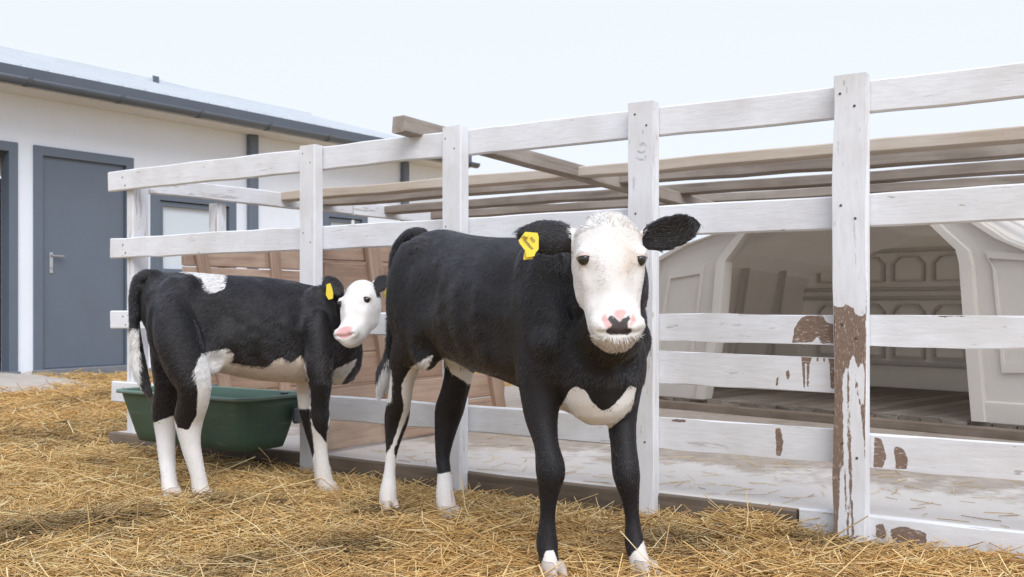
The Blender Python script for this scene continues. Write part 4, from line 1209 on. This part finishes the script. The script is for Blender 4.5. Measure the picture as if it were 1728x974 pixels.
S = Surf(); S.ell(tc_ + np.array([-.004, -.002, .020]) - rl1, np.eye(3) * .005, 10, 8); mk('tag_stud', S.v, S.f, 'tag_yellow', tg, True)

# ---- the smaller calf, standing side-on and looking back
B2 = np.array([-1.281, 3.70]); h2 = nrm([.94, .34]); r2 = np.array([h2[1], -h2[0]])
def Q2(a, r_, z): q = B2 + a * h2 + r_ * r2; return np.array([q[0], q[1], z])
S = Surf(); h3b = np.array([*h2, 0]); r3b = np.array([*r2, 0])
S.trunk(B2, h2, r2, [(-.035, .76, .64, .04), (-.01, .795, .58, .08), (.04, .812, .53, .115), (.12, .815, .485, .142), (.25, .805, .445, .155), (.38, .800, .415, .162), (.50, .785, .405, .156),
                     (.60, .755, .40, .142), (.68, .72, .41, .118), (.74, .68, .44, .085)])
for sg in (1, -1):
    S.ell(Q2(.58, sg * .092, .60), [h3b * .10, r3b * .056, up3 * .175])
    S.ell(Q2(.09, sg * .085, .63), [h3b * .115, r3b * .062, up3 * .175])
    S.ell(Q2(.19, sg * .105, .53), [h3b * .06, r3b * .045, up3 * .085])
S.ell(Q2(.67, 0, .52), [h3b * .085, r3b * .11, up3 * .13])
S.limb([Q2(.56, 0, .63), P(575, 540, 3.90), P(598, 528, 3.86), P(606, 515, 3.80)], [.145, .105, .090, .075], r3b, 16, [.85, .85, .85, .9])
t2_, b2_ = P(605, 466, 3.735), P(579, 576, 3.585)
f2_, n_2, s_2, L2 = S.head(t2_, b2_, np.array([-.50, -1.0, .42]), .80, HEAD)
hd2 = lambda s_, u, n__: t2_ + f2_ * u * L2 + (s_2 * s_ + n_2 * n__) * .80
for sg in (1, -1):
    S.ell(hd2(sg * .070, .345, -.015), [s_2 * .013, f2_ * .021, n_2 * .018], 10, 8)
    S.ell(hd2(sg * .036, .86, -.012), [s_2 * .021, f2_ * .024, n_2 * .020], 10, 8)
    S.ell(hd2(sg * .054, .46, -.09), [s_2 * .020, f2_ * .06, n_2 * .044], 10, 8)
S.ear(P(578, 497, 3.77), P(545, 466, 3.80), .032, np.array([.2, -1, .2]), .010, .0075)
S.ear(P(630, 492, 3.79), P(656, 464, 3.83), .030, np.array([.1, -1, .2]), .010, .0075)
legs2 = {
 'rh': ([(288, 505, 3.62), (298, 565, 3.58), (312, 610, 3.565), (326, 645, 3.56), (327, 672, 3.58), (319, 706, 3.615), (321, 745, 3.62), (330, 785, 3.62), (335, 805, 3.62), (338, 824, 3.62), (342, 838, 3.615)],
        [.05, .078, .074, .061, .054, .0505, .036, .0285, .027, .030, .029]),
 'lh': ([(290, 505, 3.76), (288, 560, 3.76), (285, 605, 3.76), (282, 655, 3.76), (278, 695, 3.78), (279, 730, 3.78), (282, 776, 3.75), (285, 805, 3.71), (287, 824, 3.69), (290, 838, 3.665)],
        [.05, .074, .064, .045, .046, .036, .030, .027, .030, .029]),
 'rf': ([(532, 530, 3.76), (534, 575, 3.74), (538, 615, 3.725), (541, 645, 3.72), (539, 684, 3.74), (539, 707, 3.75), (540, 745, 3.77), (543, 776, 3.78), (547, 808, 3.79), (552, 824, 3.79)],
        [.04, .056, .053, .043, .035, .038, .027, .025, .031, .031]),
 'lf': ([(526, 570, 3.93), (522, 620, 3.93), (519, 655, 3.94), (518, 685, 3.94), (525, 720, 3.945), (535, 760, 3.94), (541, 790, 3.92), (545, 814, 3.91)],
        [.035, .050, .042, .033, .029, .024, .026, .030])}
hv2 = {}
for k_, (pts, rd) in legs2.items():
    pw = [P(*q) for q in pts]
    S.limb(pw, rd, r3b, 14, np.full(len(pw), .92)); hv2[k_] = pw[-1]
S.limb([P(268, 466, 3.70), P(252, 464, 3.695), P(237, 470, 3.69), P(229, 490, 3.685), P(227, 520, 3.68), P(228, 560, 3.675)], [.026, .023, .022, .021, .019, .018], r3b, 10)
S.limb([P(228, 556, 3.675), P(231, 590, 3.67), P(236, 625, 3.67), P(246, 652, 3.665), P(255, 670, 3.66)], [.018, .022, .026, .018, .008], r3b, 10)
me2 = S.remesh('calf_body', .0052, 9)
soften(me2, lambda v: np.clip((v[:, 2] - .38) / .12, 0, 1) * np.clip((np.linalg.norm(v - hd2(0, .42, -.06), axis=1) - .17) / .05, 0, 1) * np.clip((((v[:, :2] - B2) @ h2) + .03) / .04, 0, 1), 24)
calf2 = empty('calf', (float(B2[0] + .33 * h2[0]), float(B2[1] + .33 * h2[1]), 0), 0,
              'smaller black and white calf standing side-on by the green trough, head turned back', 'calf')
W2 = [[(556, 455), (600, 440), (636, 460), (648, 520), (646, 560), (620, 590), (560, 590), (560, 540), (572, 520), (566, 512), (566, 500), (575, 480)],
      [(305, 445), (390, 445), (384, 468), (379, 488), (362, 494), (350, 490), (340, 470), (320, 462), (304, 458)],
      [(340, 597), (362, 592), (384, 588), (396, 598), (388, 625), (370, 655), (352, 700), (345, 735), (347, 760), (375, 870), (255, 870), (252, 716), (275, 708), (292, 702), (300, 722), (318, 726), (332, 700), (334, 660), (328, 625)],
      [(385, 612), (400, 614), (425, 618), (455, 620), (462, 608), (476, 604), (492, 612), (508, 600), (516, 612), (520, 640), (525, 690), (470, 690), (370, 660)],
      [(524, 705), (530, 722), (541, 735), (551, 748), (556, 700), (580, 850), (515, 850), (530, 760)],
      [(562, 640), (566, 622), (588, 612), (604, 605), (590, 630), (572, 655), (563, 665)]]
def fields2(v, px, nn):
    n = len(v)
    back = (v - t2_) @ n_2; sp = np.abs((v - t2_) @ s_2)
    face = np.minimum(field_max(px, [W2[0]], 10, n), np.clip(.5 + (back + .108) / .02, 0, 1))
    uu_ = ((v - t2_) @ f2_) / L2
    face = np.minimum(face, np.clip(.5 + (np.where(uu_ < .28, .074, .09) - sp) / .007, 0, 1))
    face *= (np.linalg.norm(v - hd2(0, .5, -.07), axis=1) < .19)
    wht = field_max(px, W2[1:], 9, n)
    a_ = (v[:, :2] - B2) @ h2
    wht[(px[:, 0] < 262) & (px[:, 1] < 690) & (px[:, 1] > 555) & (a_ < -.045)] = 1
    wht = np.maximum(np.where(back > -.5, wht, wht), face)
    for e_ in ([(535, 455), (572, 468), (577, 488), (568, 500), (566, 514), (540, 512)], [(629, 480), (640, 455), (668, 450), (668, 512), (636, 502)]):
        wht = np.minimum(wht, np.clip(.5 - sdf_poly(px, e_) / 4, 0, 1))
    q_ = v - hd2(0, .865, .004); pk = np.clip(.5 + (1 - np.sqrt(((q_ @ s_2) / .033) ** 2 + ((q_ @ f2_) / .021) ** 2)) / .8, 0, 1) * (back > -.03)
    tan = np.clip((px[:, 0] - 375) / 30, 0, 1) * np.clip((530 - px[:, 0]) / 20, 0, 1) * (px[:, 1] > 585) * (px[:, 1] < 680) * (v[:, 2] > .36) * .55
    tan = np.maximum(tan, np.clip((.12 - v[:, 2]) / .1, 0, 1) * .42 * (.4 + vnoise(v * 40, 62)))
    brown = np.clip((.62 - v[:, 2]) / .3, 0, 1) * .6
    dk_ = np.zeros(n)
    for q in eyes2: dk_ = np.maximum(dk_, np.clip(.5 + (.0095 - np.linalg.norm(v - q, axis=1)) / .004, 0, 1))
    for q in nost2: dk_ = np.maximum(dk_, np.clip(.5 + (.0055 - np.linalg.norm(v - q, axis=1)) / .004, 0, 1))
    return {'white': wht, 'pink': pk, 'dark': dk_, 'tan': tan, 'brown': brown}
def hair2(p_, nor, px):
    n = len(p_)
    flow = np.tile(-h3b * .8 + np.array([0, 0, -.75]), (n, 1))
    dist_h = np.linalg.norm(p_ - hd2(0, .5, -.07), axis=1); leg = p_[:, 2] < .42
    flow[leg] = np.array([0, 0, -1.0]) - h3b * .15
    uu = ((p_ - t2_) @ f2_) / L2; fh = (dist_h < .16) & (((p_ - t2_) @ n_2) > -.12); sp = (p_ - t2_) @ s_2
    flow[fh] = f2_[None] * np.where(uu[fh] > .3, .55, -.6)[:, None] + s_2[None] * (sp[fh] * 14)[:, None]
    ln = np.full(n, .018); ln[leg] = .010; ln[fh] = .008
    tl = (px[:, 0] < 258) & (px[:, 1] > 590) & (px[:, 1] < 690); ln[tl] = .022; flow[tl] = np.array([.15, 0, -1])
    lift = np.full(n, .25); lift[leg] = .2; lift[fh] = .25
    ok = np.ones(n, bool)
    for q in eyes2: ok &= np.linalg.norm(p_ - q, axis=1) > .010
    return flow, ln, lift, ok
eyes2, eyen2 = eye_spots(me2, t2_, f2_, n_2, s_2, L2, .80, -.006)
nost2 = [hd2(-.034, .835, .020), hd2(.034, .835, .020)]
mouth2 = [(hd2(x_, .935 - .03 * abs(x_) / .05, .0), .009, .008) for x_ in np.linspace(-.045, .045, 9)]
finish('small', me2, calf2, fields2, hair2, 95000, 6, [(q + f2_ * .010, .013, .0025) for q in eyes2] + forms(Q2, .78) + face_forms(hd2, .8) + [(q, .012, .014) for q in nost2] + mouth2)
for q, e_ in zip(eyes2, eyen2): eye(calf2, q - e_ * .0088, e_, .0132, -f2_)
for k_, q in hv2.items(): hoof(calf2, q + h3b * .004, h2, .028)
o1 = [(-.010, .026), (.004, .030), (.010, .012), (.014, -.008), (.012, -.026), (-.004, -.030), (-.014, -.012), (-.012, .004)]
tagpiece(calf2, o1[::-1], P(556, 492, 3.755), np.array([1, -.2, .05]), np.array([-.15, .05, 1]), .0025)
tagpiece(calf2, o1[::-1], P(653, 490, 3.80), np.array([.35, 1, .1]), np.array([.45, 0, 1.0]), .0025)
